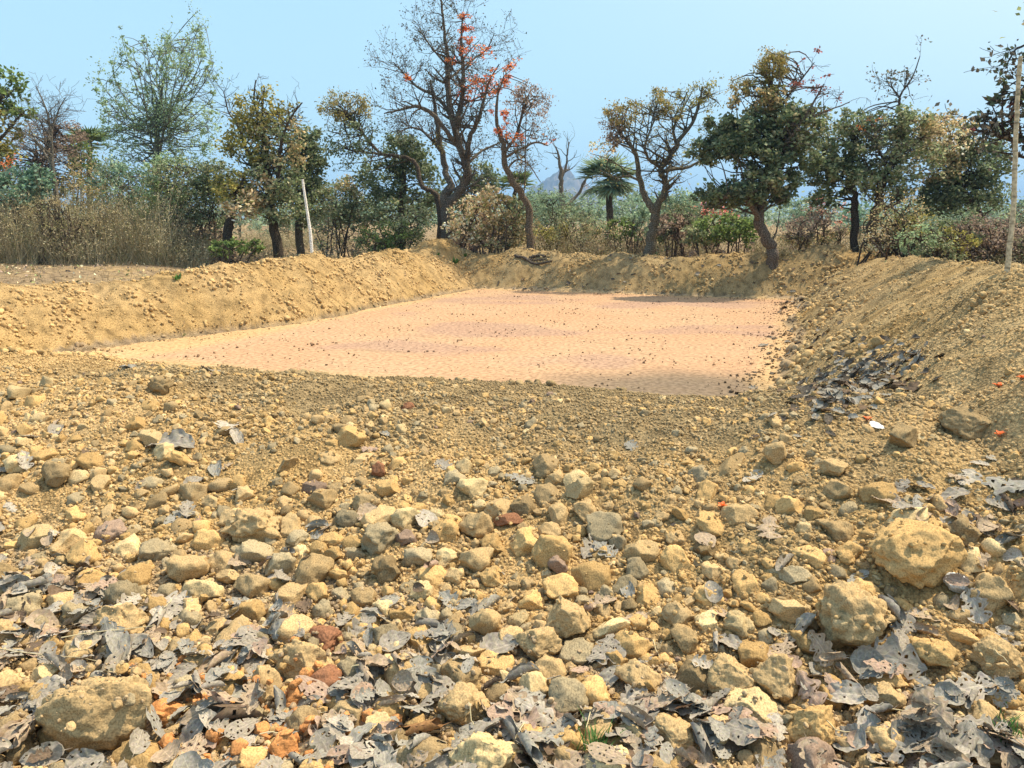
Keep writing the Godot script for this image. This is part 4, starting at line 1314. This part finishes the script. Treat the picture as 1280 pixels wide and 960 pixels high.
	limb(p, [[703, 270, 0, 13], [702, 245, 0, 12], [701, 222, 0, 10], [699, 200, 0, 6], [695, 184, 0, 3]], true)
	limb(p, [[702, 222, 0, 7], [708, 205, 0.2, 5], [709, 190, 0.2, 3], [712, 178, 0.2, 2]])
	limb(p, [[704, 262, 0, 8], [722, 243, 0.4, 7], [732, 225, 0.5, 5], [740, 208, 0.6, 2]])
	twigs(p, 26, 0.7, 1, 0.7, 2, 0.35)
	finish(p)
	palm("tall fan palm with a shaggy dark trunk beside the creeper-hung tree", 761, 222, 29.0, 1.3, "misty", true)
	# ---- the creeper-hung forked tree on the far bank
	p = plant("creeper_tree", "forked leafless tree hung with olive creepers on the far bank", "tree", 808, 20.9, Color(0.21, 0.19, 0.14))
	limb(p, [[813, 298, 0, 13], [818, 275, 0, 12], [819, 264, 0, 11], [807, 247, 0.1, 8.5], [799, 223, 0.1, 7.5], [796, 199, 0.1, 6], [790, 185, 0.1, 5], [779, 170, 0.1, 3], [770, 155, 0.1, 1.8]], true)
	limb(p, [[819, 264, 0, 10], [830, 243, -0.1, 9], [832, 228, -0.2, 8], [826, 212, -0.2, 7.5], [840, 192, -0.3, 6.5], [851, 172, -0.3, 5.5], [866, 152, -0.4, 4], [874, 128, -0.4, 3], [878, 108, -0.4, 1.8]])
	limb(p, [[828, 214, -0.2, 6], [842, 211, 0.1, 5], [860, 209, 0.3, 4], [877, 200, 0.4, 2], [880, 196, 0.4, 1.5]])
	limb(p, [[827, 210, -0.2, 5], [812, 200, -0.5, 4], [806, 185, -0.6, 3], [812, 165, -0.6, 2.4], [822, 140, -0.6, 1.5]])
	limb(p, [[800, 226, 0.1, 4], [785, 220, 0.4, 3], [768, 222, 0.5, 2], [750, 212, 0.5, 1.2]])
	limb(p, [[846, 182, -0.3, 4], [842, 160, 0.3, 3], [852, 140, 0.4, 2], [858, 115, 0.4, 1.2]])
	twigs(p, 60, 0.6, 2, 0.1, 3, 0.25)
	blob(p, 783, 143, 0, 24, 15, 52, 44, 0.055, "vine", p.vine, 1.0)
	blob(p, 770, 160, 0, 17, 18, 30, 36, 0.055, "withered", p.vine, 1.2)
	blob(p, 824, 128, -0.3, 14, 16, 30, 44, 0.055, "vine", p.vine, 1.0)
	blob(p, 838, 142, -0.2, 18, 12, 24, 36, 0.055, "vine", p.vine, 1.3)
	blob(p, 866, 118, -0.2, 20, 15, 26, 30, 0.055, "olive", p.vine, 1.4)
	blob(p, 890, 118, 0, 14, 22, 20, 24, 0.055, "olive", p.vine, 1.6)
	blob(p, 755, 185, 0.2, 20, 16, 16, 22, 0.07, "tan", p.vine, 0.8)
	tip_leaves(p, 1, 0.06, "vine", 0.5, 0.06)
	finish(p)
	# ---- the dense tree on the far bank
	p = plant("dense_tree", "dense dark green tree with a shaggy creeper dome on top of its crown", "tree", 968, 18.9, Color(0.23, 0.185, 0.14))
	limb(p, [[966, 315, 0, 13.5], [958, 298, 0, 12.5], [949, 278, 0, 12], [950, 262, 0, 10], [956, 240, 0, 9], [962, 205, 0.1, 9], [966, 170, 0.1, 7], [963, 130, 0.1, 4], [966, 95, 0.1, 2]], true)
	limb(p, [[949, 276, 0, 8], [942, 262, -0.3, 7], [930, 250, -0.5, 5], [905, 246, -0.7, 2.5]])
	limb(p, [[963, 200, 0.1, 6], [990, 170, -0.4, 4.5], [1010, 140, -0.5, 3], [1030, 105, -0.5, 1.5]])
	limb(p, [[962, 190, 0.1, 5], [935, 170, 0.3, 4], [905, 180, 0.4, 2]])
	limb(p, [[966, 150, 0.1, 4], [985, 120, 0.3, 3], [1005, 95, 0.4, 2], [1018, 78, 0.4, 1]])
	limb(p, [[1000, 155, -0.4, 2.5], [1030, 140, -0.6, 1.8], [1062, 128, -0.7, 1]])
	for e in [[888, 190, 24, 14, 34], [888, 248, 22, 9, 26], [1004, 196, 22, 20, 34], [1006, 152, 20, 18, 28], [900, 158, 18, 14, 22]]:
		blob(p, e[0], e[1], rng.randf_range(-0.4, 0.4), e[2], e[3], e[4], 46, 0.11, "dark" if e[4] != 28 else "dusty")
	twigs(p, 40, 0.5, 1, 0.2, 3, 0.5)
	blob(p, 932, 168, 0, 34, 22, 70, 56, 0.11, "dark")
	blob(p, 965, 150, 0.3, 34, 22, 66, 54, 0.11, "dark")
	blob(p, 905, 183, 0, 26, 13, 40, 52, 0.11, "dark")
	blob(p, 990, 168, 0, 28, 22, 52, 50, 0.11, "dusty")
	blob(p, 950, 195, -0.3, 36, 16, 50, 50, 0.11, "dark")
	blob(p, 920, 240, -0.4, 38, 14, 62, 52, 0.11, "dark")
	blob(p, 950, 228, -0.4, 26, 18, 46, 50, 0.10, "dusty")
	blob(p, 980, 232, 0.2, 16, 20, 36, 50, 0.11, "dark")
	blob(p, 945, 125, 0, 34, 16, 40, 40, 0.09, "brown")
	blob(p, 967, 82, 0.1, 17, 20, 62, 56, 0.05, "vine", p.vine, 1.0)
	blob(p, 965, 104, 0.1, 12, 22, 26, 40, 0.05, "olive", p.vine, 1.5)
	blob(p, 932, 108, 0, 18, 12, 34, 40, 0.05, "vine", p.vine, 1.0)
	for e in [[1002, 88, 16, 10, 14], [1022, 106, 12, 8, 12], [1040, 124, 10, 5, 6], [1035, 76, 5, 4, 4]]:
		flowers(p, e[0], e[1], -0.2, e[2], e[3], e[4], "pod", 0.07)
	finish(p)
	# ---- right: two trunks, the tall broken top
	p = plant("slender_tree", "straight dark-trunked tree behind the far right mound", "tree", 1067, 20.2, Color(0.11, 0.088, 0.068))
	limb(p, [[1068, 300, 0, 10], [1069, 262, 0, 9], [1066, 230, 0, 7], [1064, 195, 0, 5], [1070, 160, 0, 2.5]], true)
	limb(p, [[1066, 228, 0, 4], [1048, 205, 0.3, 3], [1030, 190, 0.3, 1.6]])
	blob(p, 1050, 156, 0, 30, 16, 30, 40, 0.10, "dusty")
	blob(p, 1022, 215, 0, 24, 20, 30, 44, 0.10, "dark")
	blob(p, 1058, 176, 0, 36, 22, 54, 46, 0.10, "dusty")
	blob(p, 1040, 200, -0.2, 28, 18, 42, 46, 0.10, "dark")
	blob(p, 1062, 218, -0.2, 34, 14, 40, 46, 0.10, "dusty")
	blob(p, 1040, 245, 0.4, 30, 12, 26, 40, 0.10, "dark")
	twigs(p, 24, 0.5, 1, 0.3, 3, 0.5)
	finish(p)
	p = plant("broken_tree", "tree with a tall bare forked top and grey-green leaves on the right", "tree", 1088, 20.0, Color(0.17, 0.13, 0.095))
	limb(p, [[1088, 300, 0, 13], [1091, 280, 0, 12], [1098, 255, 0, 11], [1100, 235, 0, 9], [1108, 215, 0, 8], [1119, 195, 0, 6.5], [1124, 165, 0, 5], [1124, 135, 0, 3.5], [1126, 118, 0, 2.5], [1140, 98, 0, 1.8], [1150, 70, 0, 0.9]], true)
	limb(p, [[1097, 262, 0, 6], [1112, 258, -0.4, 5], [1126, 250, -0.5, 3]])
	limb(p, [[1125, 122, 0, 1.8], [1113, 108, 0.2, 1.3], [1104, 108, 0.3, 0.8]])
	limb(p, [[1118, 196, 0, 3.5], [1140, 180, 0.4, 2.6], [1162, 170, 0.5, 1.4]])
	limb(p, [[1108, 212, 0, 3.5], [1100, 190, -0.4, 2.6], [1092, 168, -0.5, 1.5]])
	blob(p, 1100, 185, 0, 34, 26, 56, 44, 0.095, "dusty")
	blob(p, 1110, 232, -0.2, 36, 16, 48, 44, 0.095, "dusty")
	blob(p, 1122, 155, 0, 22, 18, 24, 36, 0.09, "dusty")
	blob(p, 1150, 165, 0, 28, 20, 40, 40, 0.09, "brown")
	for e in [[1085, 155, 26, 16, 26], [1145, 200, 34, 24, 44], [1080, 215, 26, 20, 30], [1135, 150, 26, 14, 22]]:
		blob(p, e[0], e[1], rng.randf_range(-0.4, 0.4), e[2], e[3], e[4], 40, 0.095, "dusty")
	blob(p, 1122, 95, 0, 14, 10, 7, 14, 0.09, "bud")
	twigs(p, 50, 0.5, 1, 0.3, 3, 0.4)
	tip_leaves(p, 2, 0.08, "bud", 0.6)
	flowers(p, 1098, 138, -0.2, 4, 2, 3)
	flowers(p, 1068, 142, -0.2, 4, 2, 3)
	finish(p)
	# ---- dark tree on the right
	p = plant("leafy_tree", "wide dark tree with a slanting trunk left of the bamboo pole", "tree", 1236, 21.0, Color(0.12, 0.095, 0.075))
	limb(p, [[1230, 285, 0, 12], [1222, 265, 0, 11], [1208, 245, 0, 9], [1196, 225, 0, 6], [1190, 195, 0, 3]], true)
	limb(p, [[1210, 248, 0, 6], [1225, 225, 0.3, 4], [1240, 205, 0.3, 2]])
	blob(p, 1180, 180, 0, 36, 26, 74, 46, 0.09, "tan")
	blob(p, 1165, 205, -0.2, 30, 24, 54, 46, 0.09, "brown")
	blob(p, 1212, 205, 0, 36, 28, 80, 50, 0.10, "dark")
	blob(p, 1200, 240, -0.2, 40, 22, 80, 50, 0.10, "dark")
	blob(p, 1170, 252, -0.3, 24, 18, 36, 46, 0.10, "dark")
	blob(p, 1228, 178, 0, 26, 22, 40, 40, 0.10, "dark")
	blob(p, 1185, 155, 0, 34, 14, 30, 36, 0.09, "brown")
	blob(p, 1245, 225, 0, 22, 28, 40, 44, 0.10, "dark")
	twigs(p, 34, 0.5, 1, 0.3, 3, 0.4)
	finish(p)
	# ---- the tree that reaches in from the right
	p = plant("flame_tree", "flame tree at the right edge with dark red-brown leaves on a long side branch", "tree", 1395, 11.0, Color(0.13, 0.105, 0.085))
	limb(p, [[1380, 290, 0, 16], [1360, 230, 0, 14], [1345, 185, 0, 11], [1350, 110, 0, 8], [1340, 40, 0, 5], [1345, -30, 0, 3]], true)
	limb(p, [[1350, 195, 0, 7], [1310, 178, -0.2, 5], [1270, 175, -0.3, 3.6], [1250, 170, -0.3, 2.8], [1228, 165, -0.3, 1.8], [1214, 160, -0.3, 1.0]])
	limb(p, [[1345, 120, 0, 4.5], [1310, 105, -0.3, 3.2], [1280, 110, -0.4, 2.2], [1262, 130, -0.4, 1.2]])
	limb(p, [[1340, 90, 0, 4], [1300, 60, 0.3, 2.5], [1272, 60, 0.4, 1.4], [1260, 78, 0.4, 0.9]])
	limb(p, [[1345, 190, 0, 4], [1300, 200, 0.3, 2.6], [1265, 193, 0.3, 1.4], [1245, 190, 0.3, 0.8]])
	limb(p, [[1352, 100, 0, 6], [1400, 40, 0.5, 4.5], [1440, -20, 0.7, 2.5]])
	limb(p, [[1350, 150, 0, 6], [1420, 120, -1.2, 4.5], [1480, 70, -1.6, 2.5]])
	twigs(p, 70, 0.32, 1, 0.3, 3, 0.15)
	blob(p, 1226, 145, -0.3, 11, 13, 8, 12, 0.07, "bud", null, 0.3)
	blob(p, 1242, 132, -0.3, 8, 14, 7, 12, 0.10, "bud", null, 0.3)
	blob(p, 1258, 105, -0.3, 9, 9, 7, 12, 0.09, "bud", null, 0.3)
	blob(p, 1262, 140, -0.3, 9, 12, 7, 12, 0.07, "pod", null, 0.3)
	blob(p, 1212, 160, -0.3, 6, 5, 3, 8, 0.06, "pod", p.bloom, 0.3)
	blob(p, 1420, 60, 0, 95, 110, 120, 40, 0.11, "dusty")
	blob(p, 1460, -60, 0.5, 100, 90, 90, 40, 0.11, "dark")
	tip_leaves(p, 2, 0.085, "bud", 0.8, 0.04)
	finish(p)
	# ---- scrub between and behind, left to right
	shrub("bush", "dusty hazy bush right of the leaning flame tree", 690, 27.0, [[690, 262, 34, 20, 60, "misty"], [712, 275, 30, 18, 46, "dusty"], [672, 250, 24, 16, 30, "misty"]], 0.085)
	shrub("bush", "twiggy grey-green bush below the slim bare tree", 725, 24.0, [[722, 285, 36, 16, 44, "dusty"], [690, 292, 30, 12, 30, "olive"], [752, 290, 24, 12, 24, "brown"]], 0.07)
	shrub("bush", "bright green bush at the foot of the tall fan palm", 782, 24.0, [[778, 285, 16, 14, 26, "fresh"], [800, 280, 22, 16, 30, "misty"]], 0.10)
	shrub("bush", "dark tangled bush beside the forked creeper-hung tree", 838, 22.4, [[838, 282, 24, 16, 44, "withered"], [850, 268, 20, 14, 26, "dusty"], [828, 292, 20, 8, 18, "dark"]], 0.08)
	shrub("bush", "pale hazy bush in the gap behind the forked tree", 858, 36.0, [[855, 262, 24, 22, 60, "misty"], [880, 258, 20, 18, 36, "misty"], [825, 262, 24, 14, 36, "blue"]], 0.13)
	shrub("bush", "bush with broad fresh leaves left of the dense tree's trunk", 905, 21.3, [[905, 285, 34, 16, 60, "fresh"], [880, 292, 26, 12, 34, "dusty"], [930, 288, 20, 14, 26, "fresh"]], 0.10)
	var q := plant("flowering_shrub", "coral-flowered shrub under the dense tree's low branches", "bush", 895, 23.0)
	limb(q, [[897, 300, 0, 4], [892, 280, 0, 3], [880, 258, 0, 1.5]], true)
	limb(q, [[895, 290, 0, 3], [905, 270, 0, 2], [918, 262, 0, 1]])
	blob(q, 895, 272, 0, 26, 14, 24, 26, 0.08, "dusty")
	flowers(q, 888, 262, -0.3, 14, 9, 26, "coral")
	flowers(q, 910, 270, -0.3, 12, 8, 22, "coral")
	finish(q)
	q = plant("flowering_shrub", "coral-flowered shrub right of the dense tree among grey twigs", "bush", 1030, 23.0)
	limb(q, [[1030, 295, 0, 4], [1028, 270, 0, 2.5], [1024, 250, 0, 1.2]], true)
	twigs(q, 20, 0.5, 1, 0.4, 3, 0.1)
	blob(q, 1025, 262, 0, 24, 16, 20, 26, 0.07, "withered")
	flowers(q, 1025, 255, -0.2, 16, 9, 20, "coral", 0.06)
	flowers(q, 1058, 272, 0.2, 6, 9, 10, "coral", 0.06)
	finish(q)
	shrub("bush", "twiggy brown bush between the dense tree and the far right mound", 1020, 20.8, [[1018, 285, 36, 18, 56, "withered"], [1000, 300, 26, 10, 26, "brown"], [1045, 295, 22, 12, 24, "brown"]], 0.065)
	shrub("bush", "tall dry olive bush behind the right bank", 1122, 17.5, [[1118, 272, 30, 30, 70, "brown"], [1140, 292, 30, 20, 50, "olive"], [1105, 300, 24, 14, 30, "tan"]], 0.05, "", 40)
	shrub("bush", "pale grey-green bush low behind the right bank", 1165, 15.5, [[1165, 312, 34, 18, 60, "dusty"], [1145, 302, 24, 18, 36, "feather"], [1188, 300, 26, 14, 30, "olive"]], 0.05, "", 36)
	shrub("bush", "dark thicket beside the foot of the bamboo pole", 1235, 17.0, [[1225, 300, 36, 26, 90, "withered"], [1262, 296, 36, 28, 80, "withered"], [1205, 285, 30, 18, 40, "dark"], [1290, 300, 30, 34, 50, "dusty"], [1240, 322, 40, 10, 40, "brown"]], 0.06, "", 40)
	# far scrub: each one a bush of its own
	var far_ones := [[20, 45, 0.0, 255, 34, 16, "misty"], [455, 48, 0, 258, 26, 14, "misty"], [420, 60, 0, 262, 24, 10, "misty"], [555, 50, 0, 256, 30, 16, "misty"], [660, 55, 0, 258, 30, 16, "misty"], [690, 75, 0, 256, 26, 12, "blue"], [735, 62, 0, 257, 30, 14, "misty"], [790, 58, 0, 255, 28, 16, "misty"], [840, 70, 0, 258, 26, 12, "blue"], [930, 55, 0, 262, 26, 14, "misty"], [1000, 60, 0, 262, 26, 14, "misty"], [1075, 50, 0, 268, 26, 12, "blue"], [1150, 42, 0, 270, 32, 16, "misty"], [1200, 55, 0, 268, 26, 14, "misty"], [1260, 45, 0, 262, 32, 18, "misty"], [300, 50, 0, 262, 40, 16, "misty"], [180, 55, 0, 255, 40, 18, "misty"], [360, 42, 0, 272, 34, 14, "misty"]]
	var by := ["at the left edge", "in the gap left of the dark tree", "far off behind the white pole", "behind the tall flame tree", "behind the leaning flame tree", "under the distant hill", "right of the slim bare tree", "behind the tall fan palm", "behind the forked tree", "behind the dense tree's trunk", "in the gap right of the dense tree", "between the two dark trunks", "behind the broken-topped tree", "behind the wide dark tree", "behind the bamboo pole", "behind the mottled tree", "behind the feathery tree", "in the gap beside the mottled tree"]
	for k in far_ones.size():
		var e: Array = far_ones[k]
		var b := plant("far_bush", "hazy grey-green bush far away, " + by[k], "bush", e[0], e[1], Color(0.16, 0.13, 0.1), "far bushes beyond the trees")
		limb(b, [[e[0], 285, 0, 8], [e[0] + 2, e[3], 0, 4]], true)
		blob(b, e[0], e[3], 0, e[4], e[5], 40, 34, 0.006 * e[1] * 0.62, e[6])
		blob(b, e[0] + e[4] * 0.5, e[3] + 10, 0, e[4] * 0.8, e[5], 26, 30, 0.006 * e[1] * 0.62, e[6])
		blob(b, e[0] - e[4] * 0.5, e[3] + 12, 0, e[4] * 0.8, e[5], 26, 30, 0.006 * e[1] * 0.62, e[6])
		finish(b)

func make_brush() -> void:
	# the dry thicket of grass and stalks on the left, and thinner dry growth along the foot of the trees
	var g := Geo.new()
	var beds := [[-40, 210, 20.5, 26.0, 11000, 2.1], [-260, -40, 20.0, 27.0, 7000, 1.8], [180, 280, 20.5, 25.0, 2600, 1.0], [440, 640, 23.0, 27.0, 3200, 1.0], [300, 440, 30.0, 40.0, 2600, 1.0], [620, 900, 22.8, 26.0, 6500, 1.35], [930, 1100, 21.5, 25.0, 3200, 1.2], [1080, 1300, 15.5, 22.0, 4200, 1.1], [280, 420, 21.5, 24.0, 900, 0.55]]
	for b in beds:
		for k in b[4]:
			var d := rng.randf_range(b[2], b[3])
			var x: float = at(rng.randf_range(b[0], b[1]), 300, d).x
			var clump := nz.get_noise_2d(x * 6.0, d * 6.0)
			if clump < -0.25 and rng.randf() < 0.8: continue
			var y := ground(x, d)
			if side_of == 2 or side_of == 3 or side_of == 4: continue
			var h: float = b[5] * rng.randf_range(0.25, 1.0) * clampf(0.85 + 1.3 * nz.get_noise_2d(x * 2.2, d * 2.2), 0.3, 1.5)
			var a := rng.randf() * TAU
			var lean := Vector3(cos(a), 0, sin(a)) * h * rng.randf_range(0.1, 0.95)
			var c := Color(0.38, 0.31, 0.18).lerp(Color(0.50, 0.42, 0.26), rng.randf()) if rng.randf() < 0.75 else Color(0.20, 0.20, 0.09)
			c = c * rng.randf_range(0.6, 1.15)
			var from := Vector3(x, y, -d)
			var w := Vector3(cos(a + 1.0), 0, sin(a + 1.0)) * rng.randf_range(0.0022, 0.0048)
			g.blade(from, from + lean + Vector3(0, h, 0), Vector3(-lean.z, 0.1, lean.x) * 0.15, w, c)
			# side sprays near the top
			for e in 3:
				var q := from + (lean + Vector3(0, h, 0)) * rng.randf_range(0.45, 0.95)
				var s := Vector3(rng.randfn(), rng.randf_range(0.1, 1.0), rng.randfn()).normalized() * rng.randf_range(0.08, 0.26)
				g.blade(q, q + s, Vector3(0, 0.01, 0), w * 0.6, c * 1.1)
				if rng.randf() < 0.9:
					one_leaf(g, q + s * rng.randf(), 0.05, c * rng.randf_range(0.8, 1.3))
	var o := obj("dry_brush", g.mesh(), M.straw)
	tag(o, "dry straw-coloured brush and grass below the trees", "", "", "stuff")
	# litter and short dead stalks on the open ground behind the left bank
	var f := Geo.new()
	for k in 9000:
		var d := rng.randf_range(12.0, 30.0)
		var x: float = at(rng.randf_range(-30, 540), 330, d).x
		if k % 3 == 0: x = at(rng.randf_range(600, 1300), 330, d).x
		var y := ground(x, d)
		if side_of == 5 or (side_of != 0 and rng.randf() < 0.93): continue
		var q := Vector3(x, y + 0.01, -d)
		if rng.randf() < 0.6: one_leaf(f, q, 0.09, pick(["withered", "tan", "brown"][rng.randi() % 3]))
		else: f.blade(q, q + Vector3(rng.randfn() * 0.08, rng.randf_range(0.05, 0.25), rng.randfn() * 0.08), Vector3.ZERO, Vector3(0.004, 0, 0), Color(0.36, 0.28, 0.17) * rng.randf_range(0.6, 1.1))
	o = obj("ground_litter", f.mesh(), M.straw)
	tag(o, "dead leaves and short stalks on the open ground", "", "", "stuff")

func pole(called: String, label: String, px: float, py: float, qx: float, qy: float, d: float, r: float, col: Color, joints: int) -> void:
	var foot := at(px, py, d)
	foot.y = ground(foot.x, d) - 0.05
	var head := at(qx, qy, d) - foot
	var o := thing(called, label, "pole", foot)
	var pts := PackedVector3Array(); var rad := PackedFloat32Array()
	for k in 25:
		var t := k / 24.0
		pts.append(head * t + Vector3(sin(t * 5.0) * 0.5 + nf.get_noise_1d(t * 60.0) * 0.3, 0, cos(t * 4.0) * 0.4) * 0.03)
		rad.append(r * (1.0 - 0.3 * t) * (1.0 + 0.05 * nf.get_noise_1d(t * 200.0)))
	pts.append(pts[24] + head.normalized() * 0.004); rad.append(0.002)
	var g := Geo.new()
	g.tube(pts, rad, 12, col)
	obj("shaft", g.mesh(), M.pole, o)
	for k in joints:
		var t := (k + 0.6) / joints
		var c := pts[int(t * 24)]
		var j := Geo.new()
		var rr := r * (1.0 - 0.3 * t)
		j.tube(PackedVector3Array([c - head.normalized() * 0.014, c, c + head.normalized() * 0.014]), PackedFloat32Array([rr * 0.9, rr * 1.16, rr * 0.9]), 12, col * 0.62)
		obj("joint_ring", j.mesh(), M.pole, o)

func make_poles() -> void:
	pole("white_pole", "thin crooked white pole standing on the left bank", 391, 327, 379, 224, 17.0, 0.036, Color(0.95, 0.90, 0.80), 0)
	pole("bamboo_pole", "tall leaning bamboo pole on the right bank", 1257, 346, 1279, 70, 6.6, 0.022, Color(0.66, 0.55, 0.36), 9)
	# roots and a dead branch lying at the foot of the leaning flame tree
	var o := thing("dead_branch", "grey dead branch lying on the far bank below the leaning flame tree", "branch", hit(665, 322))
	for e in [[[644, 321], [655, 324], [668, 327], [684, 325]], [[655, 324], [668, 331], [690, 328]], [[662, 324], [674, 321], [682, 322]]]:
		var pts := PackedVector3Array(); var rad := PackedFloat32Array()
		for k in e.size():
			pts.append(hit(e[k][0], e[k][1]) + Vector3(0, 0.04, 0) - o.position); rad.append(0.045 - 0.01 * k)
		var c := curve(pts, rad, 5, 0.2)
		var g := Geo.new()
		g.tube(c[0], c[1], 7, Color(0.24, 0.19, 0.14))
		obj("limb", g.mesh(), M.bark, o)

func make_far() -> void:
	# a rocky hill about a mile and a half off, and the low ridge that trails from it
	for hill in [["hill", 703, 1500.0, 208.0, 74.0, 41], ["hill", 770, 1750.0, 246.0, 190.0, 42], ["hill", 1230, 1900.0, 262.0, 240.0, 43]]:
		var top_: float = at(hill[1], hill[3], hill[2]).y
		var c := at(hill[1], 275, hill[2])
		var g := Geo.new()
		var n := 56
		var wide: float = hill[4] * hill[2] / F * 1.5
		for j in n + 1:
			for k in n + 1:
				var x := (2.0 * k / n - 1.0)
				var z := (2.0 * j / n - 1.0)
				var r := Vector2(x, z).length()
				var e := maxf(0.0, 1.0 - r)
				var y := top_ * (pow(e, 1.35) * 1.02 + 0.20 * e * nz.get_noise_2d(x * 30.0 + hill[5] * 9.0, z * 30.0) + 0.07 * minf(e * 4.0, 1.0) * nf.get_noise_2d(x * 60.0 + hill[5], z * 60.0)) - 3.0
				g.v.append(Vector3(x * wide, y, z * wide))
				g.c.append(Color(0.10, 0.11, 0.07).lerp(Color(0.26, 0.22, 0.18), clampf(0.5 + nz.get_noise_2d(x * 50.0, z * 50.0), 0.0, 1.0)))
		for j in n:
			for k in n:
				var q := j * (n + 1) + k
				g.i.append_array([q, q + 1, q + n + 1, q + 1, q + n + 2, q + n + 1])
		var o := obj(hill[0], g.mesh(), M.straw)
		o.position = Vector3(c.x, 0, -hill[2])
		tag(o, {41: "steep pointed hill, blue with distance, behind the slim bare tree", 42: "low hazy ridge trailing off beside the pointed hill", 43: "low hazy ridge on the far right horizon"}[hill[5]], "", "", "structure")
	# the woods along the horizon, one mass
	var w := Geo.new()
	for k in 36000:
		var d := rng.randf_range(110.0, 320.0)
		var x := rng.randf_range(-1, 1) * 1.25 * d
		var crown := 2.0 + 5.0 * (0.5 + nz.get_noise_2d(x * 0.9, d * 0.9)) * (1.0 + 0.4 * nf.get_noise_2d(x * 0.5, d * 0.5))
		one_leaf(w, Vector3(x, ground(x, d) + crown * rng.randf(), -d), rng.randf_range(0.5, 1.1), pick("misty"))
	var o2 := obj("far_woods", w.mesh(), M.leafage)
	tag(o2, "hazy green woods along the horizon", "", "", "stuff")

# ------------------------------------------------------------------ the scene
func _ready() -> void:
	rng.seed = 20240217
	nz.seed = 5; nz.frequency = 0.25; nz.fractal_octaves = 3
	nf.seed = 9; nf.frequency = 0.5; nf.fractal_octaves = 3
	nr.seed = 13; nr.frequency = 0.5; nr.fractal_type = FastNoiseLite.FRACTAL_RIDGED; nr.fractal_octaves = 3
	# camera
	var cam := Camera3D.new()
	cam.name = "camera"
	add_child(cam)
	cam.position = EYE
	cam.rotation = Vector3(PITCH, 0, 0)
	cam.keep_aspect = Camera3D.KEEP_HEIGHT
	cam.fov = rad_to_deg(2.0 * atan(480.0 / F))
	cam.near = 0.05
	cam.far = 9000.0
	# sky
	var sky := ProceduralSkyMaterial.new()
	sky.sky_top_color = lin(0.12, 0.32, 0.66)
	sky.sky_horizon_color = lin(0.40, 0.61, 0.70)
	sky.sky_curve = 0.6
	sky.ground_bottom_color = lin(0.30, 0.22, 0.13)
	sky.ground_horizon_color = lin(0.42, 0.42, 0.40)
	sky.sun_angle_max = 85.0
	sky.sun_curve = 0.6
	var env := Environment.new()
	env.background_mode = Environment.BG_SKY
	env.sky = Sky.new()
	env.sky.sky_material = sky
	env.tonemap_mode = Environment.TONE_MAPPER_LINEAR
	env.tonemap_exposure = 1.6
	env.sdfgi_enabled = true
	env.ssao_enabled = true
	env.ssil_enabled = true
	env.fog_enabled = true
	env.fog_density = 0.0005
	env.fog_light_color = Color(0.66, 0.82, 1.0)
	var we := WorldEnvironment.new()
	we.name = "world_environment"
	we.environment = env
	add_child(we)
	# sun: high, from the right and a little behind the scene
	var sun := DirectionalLight3D.new()
	sun.name = "sun"
	add_child(sun)
	sun.look_at_from_position(Vector3(0.45, 0.87, -0.20), Vector3.ZERO)
	sun.light_color = Color(1.0, 0.95, 0.86)
	sun.light_energy = 1.35
	sun.light_angular_distance = 0.7
	sun.shadow_enabled = true
	make_materials()
	make_land()
	make_far()
	make_brush()
	make_trees()
	make_poles()
	make_clods()
	make_leaves()
	make_small_things()
